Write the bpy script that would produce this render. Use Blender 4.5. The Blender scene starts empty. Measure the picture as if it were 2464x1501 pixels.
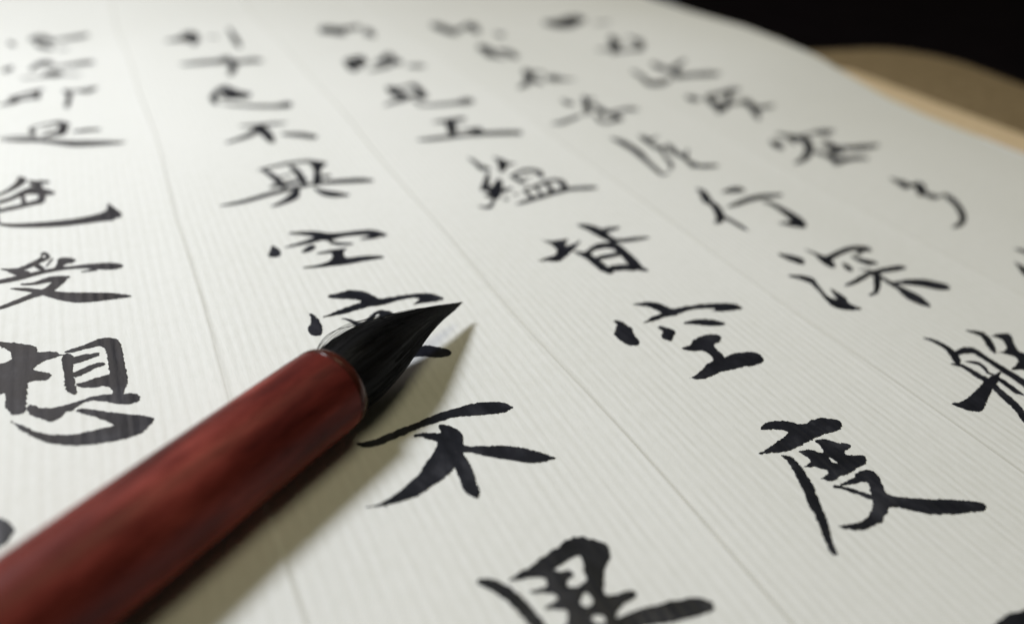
import bpy, bmesh, math, random
import numpy as np
from mathutils import Matrix, Vector

# ------------------------------------------------------------------ camera
MM = 0.001
scene = bpy.context.scene
col = scene.collection
CAM_H = 0.0561655
cam_data = bpy.data.cameras.new('camera')
cam = bpy.data.objects.new('camera', cam_data)
col.objects.link(cam)
# columns: camera right, up, backwards expressed in the table's frame
# (x along the rows of writing, y up the columns, z up from the paper)
cam.matrix_world = Matrix((
    (0.89766316, 0.16046919, -0.41042721, 0.0),
    (-0.43280380, 0.49635039, -0.75254047, 0.0),
    (0.08295615, 0.85316231, 0.51500713, CAM_H),
    (0.0, 0.0, 0.0, 1.0)))
cam_data.sensor_width = 36.0
cam_data.lens = 28.997
cam_data.clip_start = 0.002
cam_data.clip_end = 20.0
cam_data.dof.use_dof = True
FWD = Vector((0.41042721, 0.75254047, -0.51500713))
FOCUS_POINT = Vector((0.034, 0.068, 0.001))
cam_data.dof.focus_distance = (FOCUS_POINT - Vector((0, 0, CAM_H))).dot(FWD)
cam_data.dof.aperture_fstop = 11.0
scene.camera = cam

# ------------------------------------------------------------------ light
world = bpy.data.worlds.new('World')
scene.world = world
world.use_nodes = True
bg = world.node_tree.nodes['Background']
bg.inputs['Color'].default_value = (1.0, 0.90, 0.62, 1)
bg.inputs['Strength'].default_value = 0.018

def area_light(name, shape, size, energy, color, loc, aim):
    d = bpy.data.lights.new(name, 'AREA')
    d.shape = shape
    d.size = size
    d.energy = energy
    d.color = color
    o = bpy.data.objects.new(name, d)
    col.objects.link(o)
    o.location = loc
    o.rotation_euler = (Vector(aim) - Vector(loc)).to_track_quat('-Z', 'Y').to_euler()
    return o

# the desk lamp above the left of the sheet, and two added warm fill lights
area_light('desk_lamp', 'DISK', 0.075, 0.98, (0.915, 0.95, 1.0), (-0.117, 0.206, 0.265), (0.02, 0.09, 0.0))
area_light('ink_sheen_fill', 'DISK', 0.85, 2.6, (1.0, 0.90, 0.82), (-0.35, 1.55, 0.95), (0.05, 0.1, 0.0))  # added light, placed to give the left columns of ink their sheen
area_light('ambient_fill', 'DISK', 0.6, 4.3, (1.0, 0.92, 0.58), (0.42, 0.36, 1.32), (0.05, 0.1, 0.0))  # added overhead fill that lifts the brush's shadow with warm ambient

scene.view_settings.view_transform = 'Standard'
scene.view_settings.look = 'None'
scene.view_settings.exposure = 0.0
scene.view_settings.gamma = 1.0
scene.view_settings.use_curve_mapping = False

# ------------------------------------------------------------------ helpers
def link(name, mesh, mat=None, parent=None):
    o = bpy.data.objects.new(name, mesh)
    col.objects.link(o)
    if mat:
        mesh.materials.append(mat)
    if parent:
        o.parent = parent
    return o

def tag(o, label=None, cat=None, kind=None):
    if label: o['label'] = label
    if cat: o['category'] = cat
    if kind: o['kind'] = kind
    return o

def mesh_from(name, verts, faces, smooth=True):
    me = bpy.data.meshes.new(name)
    me.from_pydata(verts, [], faces)
    me.update()
    if smooth:
        me.polygons.foreach_set('use_smooth', [True] * len(me.polygons))
    return me

class NT:
    """tiny node helper"""
    def __init__(self, name):
        self.mat = bpy.data.materials.new(name)
        self.mat.use_nodes = True
        self.t = self.mat.node_tree
        self.p = self.t.nodes['Principled BSDF']
    def n(self, typ, **kw):
        nd = self.t.nodes.new(typ)
        for k, v in kw.items():
            setattr(nd, k, v)
        return nd
    def l(self, a, b):
        self.t.links.new(a, b)
    def val(self, sock, v):
        if hasattr(v, 'is_linked') or isinstance(v, bpy.types.NodeSocket):
            self.l(v, sock)
        else:
            sock.default_value = v
    def math(self, op, a, b=0.0, c=0.0):
        m = self.n('ShaderNodeMath', operation=op)
        self.val(m.inputs[0], a); self.val(m.inputs[1], b); self.val(m.inputs[2], c)
        return m.outputs[0]
    def noise(self, vec, scale, detail=2.0, rough=0.5):
        nd = self.n('ShaderNodeTexNoise')
        self.l(vec, nd.inputs['Vector'])
        nd.inputs['Scale'].default_value = scale
        nd.inputs['Detail'].default_value = detail
        nd.inputs['Roughness'].default_value = rough
        return nd.outputs['Fac']
    def coords(self, scale=(1, 1, 1)):
        tc = self.n('ShaderNodeTexCoord')
        mp = self.n('ShaderNodeMapping')
        mp.inputs['Scale'].default_value = scale
        self.l(tc.outputs['Object'], mp.inputs['Vector'])
        return mp.outputs['Vector']
    def ramp(self, fac, stops):
        r = self.n('ShaderNodeValToRGB')
        e = r.color_ramp.elements
        while len(e) < len(stops):
            e.new(0.5)
        for el, (pos, c) in zip(e, stops):
            el.position = pos
            el.color = (c[0], c[1], c[2], 1)
        self.l(fac, r.inputs['Fac'])
        return r.outputs['Color']
    def bump(self, hgt, dist, strength=1.0):
        b = self.n('ShaderNodeBump')
        b.inputs['Strength'].default_value = strength
        b.inputs['Distance'].default_value = dist
        self.l(hgt, b.inputs['Height'])
        self.l(b.outputs['Normal'], self.p.inputs['Normal'])

def laid_ribs(m, amp):
    """raised laid lines of the paper, running up the columns; returns height"""
    v = m.coords()
    sep = m.n('ShaderNodeSeparateXYZ'); m.l(v, sep.inputs[0])
    wob = m.noise(m.coords((40, 14, 1)), 1.0, 2.0)
    ph = m.math('ADD', m.math('MULTIPLY', sep.outputs[0], 2 * math.pi / 0.00124), m.math('MULTIPLY', wob, 11.0))
    sn = m.math('MULTIPLY', m.math('SINE', ph), 0.5)
    brk = m.noise(m.coords((650, 110, 1)), 1.0, 3.0, 0.6)
    rib = m.math('MULTIPLY', sn, m.math('MULTIPLY_ADD', brk, 3.4, -1.1))
    fib = m.noise(m.coords((2600, 1500, 2600)), 1.0, 3.0, 0.65)
    hgt = m.math('ADD', m.math('MULTIPLY', rib, amp), m.math('MULTIPLY', fib, 0.38))
    return hgt

def paper_material():
    m = NT('rice_paper')
    f1 = m.noise(m.coords((900, 500, 900)), 1.0, 4.0, 0.6)
    f2 = m.noise(m.coords((25, 18, 25)), 1.0, 2.0)
    mix = m.math('ADD', m.math('MULTIPLY', f1, 0.55), m.math('MULTIPLY', f2, 0.45))
    c = m.ramp(mix, [(0.30, (0.745, 0.745, 0.715)), (0.52, (0.785, 0.785, 0.765)), (0.72, (0.815, 0.812, 0.795))])
    m.l(c, m.p.inputs['Base Color'])
    m.p.inputs['Roughness'].default_value = 0.85
    m.p.inputs['Specular IOR Level'].default_value = 0.2
    m.bump(laid_ribs(m, 1.0), 0.000052)
    return m.mat

def ink_material():
    m = NT('black_ink')
    f = m.noise(m.coords((260, 170, 260)), 1.0, 5.0, 0.65)
    c = m.ramp(f, [(0.32, (0.007, 0.008, 0.012)), (0.52, (0.014, 0.015, 0.022)), (0.70, (0.036, 0.037, 0.048))])
    m.l(c, m.p.inputs['Base Color'])
    m.l(m.math('MULTIPLY_ADD', f, 0.14, 0.25), m.p.inputs['Roughness'])
    m.p.inputs['Specular IOR Level'].default_value = 0.38
    m.bump(laid_ribs(m, 0.6), 0.00004)
    return m.mat

def handle_material(name, spec, rough):
    m = NT(name)
    g = m.noise(m.coords((90, 480, 480)), 1.0, 5.0, 0.65)
    g2 = m.noise(m.coords((40, 150, 150)), 1.0, 2.0, 0.5)
    f = m.math('ADD', m.math('MULTIPLY', g, 0.7), m.math('MULTIPLY', g2, 0.3))
    c = m.ramp(f, [(0.34, (0.06, 0.010, 0.009)), (0.50, (0.135, 0.022, 0.017)), (0.64, (0.27, 0.052, 0.040))])
    m.l(c, m.p.inputs['Base Color'])
    m.l(m.math('MULTIPLY_ADD', g, 0.22, rough), m.p.inputs['Roughness'])
    m.p.inputs['Specular IOR Level'].default_value = spec
    m.bump(g, 0.00006)
    return m.mat

def bristle_material():
    m = NT('inked_hair')
    g = m.noise(m.coords((120, 2600, 2600)), 1.0, 3.0, 0.6)
    c = m.ramp(g, [(0.3, (0.003, 0.003, 0.004)), (0.7, (0.008, 0.008, 0.009))])
    m.l(c, m.p.inputs['Base Color'])
    m.p.inputs['Roughness'].default_value = 0.5
    m.p.inputs['Specular IOR Level'].default_value = 0.08
    m.bump(g, 0.00005)
    return m.mat

def plain_fibre(name, lo, hi, scale, bump, rough=0.9, spec=0.1):
    m = NT(name)
    f = m.noise(m.coords((scale, scale, scale)), 1.0, 4.0, 0.6)
    m.l(m.ramp(f, [(0.3, lo), (0.7, hi)]), m.p.inputs['Base Color'])
    m.p.inputs['Roughness'].default_value = rough
    m.p.inputs['Specular IOR Level'].default_value = spec
    m.bump(f, bump)
    return m.mat

M_PAPER = paper_material()
M_INK = ink_material()
M_HANDLE = handle_material('redwood', 0.10, 0.28)
M_RIM = plain_fibre('dark_lacquer', (0.035, 0.010, 0.007), (0.075, 0.018, 0.012), 300, 0.00003, 0.2, 0.16)
M_HAIR = bristle_material()
M_FELT = plain_fibre('tan_felt', (0.66, 0.50, 0.32), (0.78, 0.62, 0.42), 900, 0.0002)
M_BOARD = plain_fibre('brown_board', (0.20, 0.145, 0.082), (0.29, 0.22, 0.13), 420, 0.0002, 0.8)
M_TABLE = plain_fibre('black_table', (0.0035, 0.0025, 0.0035), (0.006, 0.0045, 0.006), 60, 0.0001, 0.9, 0.02)

# ------------------------------------------------------------------ table, board, felt
def slab(name, outline, z0, z1, mat, r):
    """flat slab with a rounded upper edge, outline in mm counter-clockwise"""
    pts = [Vector((x * MM, y * MM)) for x, y in outline]
    n = len(pts)
    def inset(d):
        out = []
        for i in range(n):
            a, b, c = pts[i - 1], pts[i], pts[(i + 1) % n]
            n1 = Vector((-(b - a).y, (b - a).x)).normalized()
            n2 = Vector((-(c - b).y, (c - b).x)).normalized()
            k = (n1 + n2)
            k = k / max(0.3, k.length_squared) * 2
            out.append(b + k * d)
        return out
    rings = [(0.0, z0), (0.0, z1 - r)]
    for k in range(1, 7):
        a = math.pi / 2 * k / 6
        rings.append((r * (1 - math.cos(a)), z1 - r + r * math.sin(a)))
    verts, faces = [], []
    for d, z in rings:
        for p in inset(d * MM):
            verts.append((p.x, p.y, z * MM))
    for j in range(len(rings) - 1):
        for i in range(n):
            faces.append((j * n + i, j * n + (i + 1) % n, (j + 1) * n + (i + 1) % n, (j + 1) * n + i))
    faces.append(tuple(range((len(rings) - 1) * n, len(rings) * n)))
    faces.append(tuple(reversed(range(n))))
    me = mesh_from(name, verts, faces, True)
    me.polygons[-1].use_smooth = False
    me.polygons[-2].use_smooth = False
    return link(name, me, mat)

def rounded(corners, seg=10):
    """polygon with rounded corners: list of (x, y, radius) counter-clockwise"""
    out = []
    n = len(corners)
    for i in range(n):
        p = Vector(corners[i][:2]); r = corners[i][2]
        a = Vector(corners[i - 1][:2]) - p; b = Vector(corners[(i + 1) % n][:2]) - p
        a.normalize(); b.normalize()
        ang = a.angle(b)
        t = r / math.tan(ang / 2)
        c = p + (a + b).normalized() * (r / math.sin(ang / 2))
        s = p + a * t - c; e = p + b * t - c
        a0 = math.atan2(s.y, s.x); a1 = math.atan2(e.y, e.x)
        da = (a1 - a0 + math.pi) % (2 * math.pi) - math.pi
        for k in range(seg + 1):
            q = a0 + da * k / seg
            out.append((c.x + r * math.cos(q), c.y + r * math.sin(q)))
    return out

table = slab('table_top', rounded([(-900, -700, 30), (900, -700, 30), (900, 900, 30), (-900, 900, 30)]),
             -40.0, -9.3, M_TABLE, 2.0)
tag(table, kind='structure')
board = slab('writing_board', rounded([(-230, -90, 20), (216, -90, 20), (263, 203, 24), (-230, 203, 20)], 14),
             -9.25, -1.25, M_BOARD, 3.0)
tag(board, 'brown board with a rounded corner lying under the paper on the black table', 'board')
felt = slab('felt_underlay', rounded([(-200, -80, 4), (200, -80, 4), (202, 178, 5), (-200, 186, 4)], 6),
            -1.2, -0.16, M_FELT, 0.45)
tag(felt, 'tan felt strip showing along the right edge of the white paper', 'felt')

# ------------------------------------------------------------------ paper
FOLDS = [-105.0, -67.3, -29.7, 7.9, 45.0, 83.0, 121.6]
EDGE_LIFT = [(-200, 0), (100, 0), (135, 0), (149, .7), (163, 2.5), (176, 4.3), (192, 5.0), (208, 5.2),
             (236, 4.0), (256, 3.4), (330, 2.5)]
EL = np.array(EDGE_LIFT, float)

def fold_x(f, y):
    return f + 0.40 * np.sin(y / 27.0 + f) + 0.22 * np.sin(y / 9.0 + 2 * f)

def paper_height(x, y):
    """height of the paper in mm at x, y in mm"""
    x = np.asarray(x, float); y = np.asarray(y, float)
    e = np.interp(y, EL[:, 0], EL[:, 1])
    u = np.clip((x - 118) / 68, 0, 1.15)
    z = e * u * u * (3 - 2 * np.minimum(u, 1))
    z = z + 0.16 * np.sin(x / 17.0 + 0.6 * np.sin(y / 40.0)) * np.sin(y / 33.0 + 0.8)
    z = z + 1.3 * np.exp(-((y - 272 - 0.03 * x) / 9.0) ** 2)
    for f in FOLDS:
        d = x - fold_x(f, y)                    # a soft ridge with a steep right flank
        z = z + 0.19 * np.where(d < 0, np.maximum(0, 1 + d / 7.0) ** 2, np.maximum(0, 1 - d / 0.36))
    return z

def build_paper():
    us = []                                     # (base x, fold offset or None)
    x = -143.0
    while x < 186.01:
        if all(abs(x - f) > 2.6 for f in FOLDS):
            us.append((x, None))
        x += 1.75
    us.append((186.3, None))
    for f in FOLDS:
        for d in (-1.6, -0.8, -0.4, -0.2, 0.0, 0.18, 0.36, 0.8, 1.6):
            us.append((f + d, (f, d)))
    us.sort(key=lambda a: a[0])
    ys = np.arange(-60.0, 345.1, 2.5)
    nx, ny = len(us), len(ys)
    X = np.zeros((ny, nx)); Y = np.repeat(ys[:, None], nx, 1)
    for i, (bx, fd) in enumerate(us):
        X[:, i] = bx if fd is None else fold_x(fd[0], ys) + fd[1]
    X[:, -1] += 0.35 * np.sin(ys / 23.0)
    Z = paper_height(X, Y)
    verts = np.stack([X, Y, Z], -1).reshape(-1, 3) * MM
    idx = np.arange(nx * ny).reshape(ny, nx)
    faces = np.stack([idx[:-1, :-1], idx[:-1, 1:], idx[1:, 1:], idx[1:, :-1]], -1).reshape(-1, 4)
    me = mesh_from('paper_sheet', verts.tolist(), faces.tolist(), True)
    o = link('paper_sheet', me, M_PAPER)
    sol = o.modifiers.new('thickness', 'SOLIDIFY')
    sol.thickness = 0.0001
    sol.offset = -1
    return tag(o, 'white ribbed sheet of rice paper with folded columns of black brush writing', 'paper')

paper = build_paper()

# ------------------------------------------------------------------ ink
# Each written character: its glyph and the outlines of its strokes on the paper in mm
# ('+' adds a stroke, '-' cuts a gap).
INK = [
    ('空', '+-16.7 228.8 -15.6 226.7 -15.2 228.1 -15.4 230.6 -16.5 232.2 -16.8 231|+-12.1 231.3 -11.2 231.9 -10.4 232 -9.5 231.3 -7.1 228.7 -6.7 229.6 -6.8 231.5 -8.1 235.2 -9.2 236.9 -10.4 237.7 -11.5 236.6 -12.3 234.9 -12.5 232.8|+-6.9 231.2 -3.2 231.7 0.5 233.8 0.8 235.9 0.5 237.6 -3.3 235.3 -6.9 232.7 -7 231.9|+-11.2 228.1 -10.6 225.7 -9.8 223.6 -8.6 223 -7.3 223 -7.1 224.1 -7.2 225.3 -9.5 227.6 -10.8 230.5 -11.2 230|+-6.2 222.2 -4.1 222.6 -4.1 223.8 -6.2 223.5 -6.3 222.8'),
    ('空', '+-17.1 205.6 -16.6 205.4 -16.1 205.5 -15.3 207.4 -15.3 209.2 -15.7 210.2 -16.5 209.4 -17.3 207.5 -17.4 206.4|+-11.7 205.6 -10.5 208.8 -9.7 209.5 -9 209.7 -8.3 209.3 -7.6 208.6 -7.3 209.4 -7.3 210.9 -8 213 -8.9 214.5 -10 213.5 -10.9 211.6 -12.2 208 -12.1 206.2|+-7.5 208.2 -4.4 207.7 0.8 209.6 1 210.8 0.8 211.9 -0.3 212.3 -1.5 212.3 -4.4 210 -5.9 209.5 -7.5 209.2|+-9.7 200.5 -8.7 200.7 -7.3 199.9 -6.6 200.4 -5.9 201.2 -5.6 202.4 -5.8 203.6 -6.5 204.7 -7.3 205.4 -8.1 205 -8.8 204.1 -9.4 202.9 -9.8 201.6 -9.8 200.9|+-14 199.9 -10.5 199.7 -6.8 201.1 -4.6 200.9 -2.2 200.4 -2.1 201.3 -4.5 201.8 -6.8 202.1 -10.5 200.7 -14 200.6'),
    ('即', '+-16.9 181.6 -15.6 182.3 -14.8 182.5 -14 183.1 -13.8 186.2 -14.1 187.7 -14.8 187.8 -15 185.5 -14.9 186.7 -15.8 183.9 -17 182.6|+-15.7 185.9 -13.1 187.7 -10.6 188.9 -9.5 190.6 -9.4 191.4 -9.6 191.9 -10.8 191.5 -15.8 186.9|+-11.2 190 -11.1 185.7 -10.5 184.5 -10.1 185.9 -10.2 190.3 -10.7 191.5|+-14.6 183.5 -12.2 185 -10.2 185.1 -10 186.2 -10.3 187.3 -14.7 185.5 -14.8 184.4|+-5.9 188.2 -5.3 187.4 -5.5 183.6 -6 179.8 -5.7 178 -5.1 178.5 -4.4 185.6 -4.4 189.2 -5.1 190.6 -5.8 190.4 -6.1 189.4|+-5.4 189 -3.1 188.6 -2.4 187.8 -1.6 187.3 -0.6 188.4 0.4 190.1 0.5 191.1 0.3 191.8 -3 189.9 -5.4 190.3 -5.5 189.7'),
    ('是', '+-12 165.9 -11.6 163.7 -10.9 164 -10.8 166.4 -11.4 167.8 -11.9 167.6|+-11.3 167.8 -9.8 168.7 -8.4 169.2 -7.4 168.5 -6.6 167.6 -5.4 167.3 -5.2 167.9 -5.3 168.7 -5.8 169.7 -6.4 170.4 -7.3 170.6 -8.4 170.3 -11.3 168.5|+-7.1 168 -7 166.5 -7.7 164.2 -7.8 163 -7.5 162.3 -6.7 162.3 -5.8 163.6 -5.6 167 -5.9 169.2 -6.6 170.1|+-9.8 161.9 -8.4 162.1 -7.1 162.5 -6.9 164 -7.3 165.2 -9.9 162.9 -10 162.3|+-9.8 165.5 -7.8 166.8 -7.8 167.4 -9.9 166.1|+-4.7 163.5 -2.6 163.7 -0.3 163.8 -0.2 164.4 -0.3 165.1 -2.6 165.4 -3.7 165 -4.8 164.5 -4.9 164|+-16.4 161.9 -13.4 160.3 -10.9 159.9 -9.5 159.2 -5.4 156.3 -3.8 156 1.1 155.9 3.4 156.3 3.5 157.1 -0.4 158.3 -5.3 159.2 -8.1 160.3 -10.9 161.9 -13.4 162 -16.4 162.4|+-16.4 162.9 -13.7 163.2 -10.5 162 -10.5 163 -13.7 163.9 -16.4 163.4'),
    ('利', '+17.7 226.8 20.8 227.2 22.9 226.4 24 230.5 23.7 234.2 21.2 231.1 17.9 228.3 17.7 227.4|+22.2 229 23.7 225.5 24.3 228.8 23.6 226.3 23.3 223.3 23.9 222.3 24.8 223.6 26.3 228.5 26.3 234.5 25.5 236.9 24.3 236.7 23.1 235.6 22.1 232.4|+28.5 229.6 30.7 229.3 30.9 230.1 30.9 230.9 28.7 231.1 28.5 230.4|+34.6 238.9 33.7 222.8 33.9 220.3 34.3 218.6 34.6 218.6 35 220.1 35.6 226.1 35.7 235.3 35.2 240.2 34.9 240.1'),
    ('子', '+27.6 207.7 28.4 207.3 29 206.7 29.4 205.5 29.6 204.3 27.8 197.3 27.6 195.5 28.1 195.2 29 196.6 30.1 199 30.9 202.8 31.3 207 30.9 210 30.1 211.6 29 211.1 27.9 209.9 27.5 208.7|+18.7 205.3 22.6 205 26.6 205.6 31.7 204.6 34.8 205.3 37.1 205.3 37.6 206.3 37.6 207.5 36.7 208.6 35.5 209.2 32.2 207.4 27.2 208.9 25 208.8 23 208.3 18.9 206.9 18.6 206.1'),
    ('色', '+21.2 180.4 21.3 176.1 21.9 174.9 22.3 175.9 22.6 177.1 22.7 178.6 21.8 181.6 21.5 181.4|+22.2 179.6 23.3 181.7 24.1 182.9 25.8 179.8 26.7 178.8 27.9 178.5 29.1 178.5 29.9 180.3 29.9 182.5 28.8 183.1 27.9 183.9 26.7 186.9 25.7 187.7 24.4 187.3 23 184.9 21.9 182.2 21.6 180.1|+25.2 186.9 25.8 184.5 26.4 185.2 26.6 186.9 25.7 188.5 25.3 188|+23.2 178.4 25.2 178.4 27.5 178.2 27.9 179.1 27.9 180.1 26.8 180.8 25.7 181.2 24.5 180.9 23.4 180.3 23.1 179.3|+22.9 175 26.1 173.2 30.1 171.5 35.5 170.6 36.1 171.2 36.6 172.1 36.9 173 36.9 173.7 36.7 174.4 36.2 174.7 33.9 173.3 32.3 173.3 28.5 174.1 23 175.9'),
    ('不', '+24 161.1 27.4 160.3 30.5 160.9 33 161.2 33.2 161.6 33.2 162 30.8 162.5 27.7 162.1 24.1 162|+25.7 157.1 26.6 156.7 27.2 156.1 27.1 154.8 27.4 153.2 27.6 152 27.9 151.4 28.2 151.2 28.6 151.3 28.9 152.5 29.2 154.6 29 159.3 28.4 161 27.2 160.4 25.9 159.3 25.5 158.1|+20 152.6 22.7 153.7 24.1 154.5 25.5 155.5 27.5 158.4 27.7 159.7 27.4 160.2 25.6 158.1 22.8 155.3 20 153.4|+30.8 154.9 33.6 153.4 35.7 151.8 36.3 151.8 36.8 152.2 37.1 152.7 37.1 153.2 36.4 154.3 35.5 155.1 34.3 155.8 31.1 156.3 30.8 155.7'),
    ('異', '+22.9 138.4 28 139.9 29.5 140.2 30.9 140.3 32.3 140 34.8 138.3 35.2 138.8 35.2 139.5 34 140.6 32.7 141.5 31.2 141.6 28.2 141.1 26.6 140.5 23 139|+23.6 137.9 24.3 135.6 25.2 129.8 25.8 129.9 26.2 131.3 25.9 134.3 25.1 137.4 24 139.1 23.7 138.8|+28.4 138.5 28.7 135.7 28.8 129.7 29.2 129.5 29.7 130.6 30 135.5 29.9 137.4 29.1 139.8 28.7 139.5|+32.4 140.1 33.8 140.3 35.3 138.9 33.9 137.3 33.2 135.9 32.5 133.4 32.3 131.1 31.5 129.9 30.5 130.1 31.2 133.1 32.3 136.1 32.2 138.3|+23.5 130.5 25.6 130.7 29.1 131.8 30 132.3 30.3 132.9 30.2 133.3 25.9 132.6 24.7 132.1 23.6 131.6 23.4 131|+25.3 134.3 28.3 135.3 28.4 135.9 25.4 134.9|+31.9 132.9 34.1 132.6 34.4 133.2 34.4 133.9 32.2 134.1 31.9 133.5|+14.69 125.28 15.86 125.25 17.06 125.31 18.26 125.58 19.58 126.03 22.87 127.46 26.19 128.53 27.91 129.19 29.62 129.74 31.27 129.9 32.89 129.86 34.5 129.67 38.83 129.01 40.58 128.85 40.82 129.2 40.86 129.66 40.24 130.33 39.41 130.91 38.1 131.2 34.94 131.41 33.23 131.37 31.54 131.2 29.82 130.91 28.09 130.47 24.71 129.52 23.03 128.97 19.68 127.4 18.37 126.84 17.16 126.38 14.73 125.67 14.66 125.47|+27.1 129.14 26.72 128.43 26.54 128.24 26.01 127.41 25.18 126.28 24.31 125.3 23.48 124.47 22.13 123.42 22.05 123.21 22.1 123.04 22.73 123.13 23.42 123.31 24.27 123.71 26.08 124.71 27.04 125.66 27.67 127.41 27.85 128.74 27.67 129.66|+30.23 128.44 30.39 127.02 30.76 125.68 31.57 124.77 32.58 124.22 33.73 124.09 34.94 124.13 35.16 124.47 35.17 124.88 33.28 126.47 31.52 127.57 31.02 128.23 30.57 129.05 30.35 128.92'),
    ('空', '+19.32 109.9 20.26 108.36 19.92 106.4 19.21 106 18.08 106.54 18.78 108.17|+22.55 112.84 23.6 112.37 24.58 111.86 25.4 111.23 26.07 110.57 26.47 109.79 27.11 109.14 28.23 109.32 29.45 109.69 30.62 109.76 31.77 109.69 32.83 109.47 33.72 109.13 34.94 108.11 35.57 108.11 36.17 108.27 36.33 108.48 36.35 108.76 35.68 109.92 35.14 110.51 34.36 111 33.31 111.16 29.76 111.16 28.66 111.33 27.81 111.61 26.78 112.56 25.9 112.9 24.91 113.12 22.66 113.35 22.53 113.12|+32.03 107.99 33.41 107.88 34.83 107.92 35.25 108.69 35.16 109.38 33.63 108.92 32.1 108.31 32.01 108.14|+27.63 111.4 25.74 110.82 23.65 109.8 21.09 108.91 21.02 108.74 21.05 108.59 23.53 108.79 24.58 108.97 25.55 109.19 27.39 109.75 27.79 110.66|+27.37 109.89 27.42 108.83 27.64 107.84 28.27 107.32 29.03 107.06 29.77 106.94 30.53 106.89 30.67 107.11 30.66 107.37 29.27 107.86 28.58 108.23 28.06 108.71 27.89 109.41 27.79 110.33 27.56 110.36|+25.13 108.28 24.75 108.37 24.28 108.26 23.63 107.59 22.93 106.75 22.85 106.48 22.92 106.31 23.6 106.41 24.2 106.55 24.63 106.89 25.04 107.3 25.26 107.86|+24.84 105.35 27.44 105.06 28.15 105.1 28.74 105.39 29.26 105.76 29.34 105.94 29.3 106.07 26.85 106.1 24.92 105.74 24.82 105.54|+26.87 105.37 28.91 105.61 28.16 103.95 28.52 102.61 27.86 101.6 26.12 101.93 25.5 102.31 26.58 103.6 26.83 104.55|+21.98 101.85 24.02 101.39 26.03 101.37 28.16 101.13 30.45 101.43 32.69 101.47 33.46 101.54 33.59 101.71 33.59 101.92 33.38 102.16 32.97 102.41 32 102.71 30.82 102.94 29.68 103.01 27.45 102.98 26.31 102.86 24.15 102.12 23.1 102.08 22.04 102.14 21.96 102'),
    ('空', '+19.79 90.03 20.46 88.85 20.56 87.06 20.45 85.55 20.08 84.61 19.31 84.36 18.71 85.07 18.78 86.26 18.99 86.8 19.46 87.11 19.75 88.59|+22.88 93.07 23.65 93.7 24.64 93.57 25.82 94.08 27.1 93.68 28.12 93 28.77 91.73 29.37 90.32 31.07 90.65 33.16 90.52 34.74 90.38 36.37 89.87 37.21 88.71 37.45 87.93 36.07 87.66 34.89 87.87 33.1 87.86 34.45 88.88 34.22 89.48 32.29 89.57 30.59 89.24 28.92 88.92 27.47 89.22 25.25 88.6 23.01 88.34 21.24 88.43 23.31 89.39 25.34 90.07 26.97 90.4 26.74 91.33 25.22 91.99 24.12 92.33|+23.41 87.4 24.27 86.96 24.91 85.8 25.9 85.79 27.16 87.16 28.06 87.86 29.04 87.71 30.18 86.51 29.37 85.14 28.59 83.8 27.14 83.96 26.38 84.69 27.39 85.78 28.15 86.83 27.9 87.08 27.02 85.91 26.08 84.78 24.72 84.61 24.33 85.51 23.99 86.57|+26.18 76.37 27.78 76.26 29.18 76.32 29.86 76.16 30.51 75.92 31.7 75.31 32.32 75.18 32.87 75.19 33.25 75.37 33.5 75.63 33.63 75.84 33.58 76.01 33.38 76.46 33.06 76.85 32.62 77.29 32.07 77.71 31.39 78.08 30.59 78.31 29.73 78.4 28.9 78.29 28.09 78.05 26.34 77.39 26.03 76.84|+27.55 81.03 27.45 79.98 27.3 79.25 26.38 77.4 26.47 76.43 27.15 76.57 27.8 77.72 28.39 79.14 28.42 80.49 28.24 81.49 27.88 81.61'),
    ('不', '+18.05 63.48 18.51 63.46 19.04 63.34 20.01 63.43 21.28 63.8 22.44 64.07 23.95 64.45 25.53 64.67 27.22 65.11 28.39 65.43 29.97 65.45 31.66 65.69 33.2 65.49 34.63 65.03 35.48 64.5 35.78 63.97 36.02 63.54 35.34 63.28 34.36 63.05 32.78 63.36 31.13 63.71 30.13 64.07 28.71 64.17 27.32 64.03 25.71 63.82 24.2 63.5 22.65 63 21.2 62.7 20.18 62.48 19.07 62.53 18.44 62.9|+26.97 63.28 27.51 63.48 27.96 63.08 28.63 62.21 28.85 61.27 28.7 60.56 28.21 59.39 29 59.02 30.16 58.67 31.5 58.25 32.78 57.71 33.97 56.97 35.07 56.05 35.92 55.07 36.59 54.38 35.77 54.4 34.37 54.48 33.16 54.93 31.85 55.78 30.57 56.68 29.42 57.47 28.67 58.26 27.73 58.61 27.68 57.68 27.78 56.65 27.62 55.59 27.46 54.56 27.15 53.2 26.92 52.25 26.49 51.9 26.18 52.27 25.78 53.07 25.84 54.1 26.06 55.08 26.07 56.03 26.11 56.71 25.32 56.04 24.04 55.44 22.6 54.8 21.23 54.28 19.74 54.09 18.35 54.12 17.07 54.18 16.19 54.64 17.08 54.48 18.15 54.57 19.19 55.06 20.49 55.72 21.78 56.55 23.04 57.44 23.52 58.23 24.43 58.88 25.33 59.71 25.9 60.68 25.8 61.17 25 61.91 24.52 62.47 24.1 62.39 24.02 62.73 24.38 62.9 25.3 62.72 26.41 62.24 26.97 61.88 26.95 62.58'),
    ('時', '+58.4 232.4 59.7 232.4 60.7 232.2 62.4 230.1 64 229.2 65 230.5 65.6 233 65.6 235.8 65.3 238.3 64.5 240.1 63.2 241 61.7 240.6 60.1 239.7 58.6 235.8|+63.7 233.4 67.2 235.3 70.3 235.8 71.7 239 71.9 241.9 68.3 239.8 65.2 239.3 63.9 236.1|+71.3 235.1 71.1 229.8 71.4 226.5 71.9 226.5 72.8 228.5 73.6 232 74 235.5 73.4 237.1 72.5 237.8 71.8 236.9|+69.9 228.4 72.2 228.9 73.3 231.2 73.5 233.3 71.1 232.7 70 230.5'),
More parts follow.
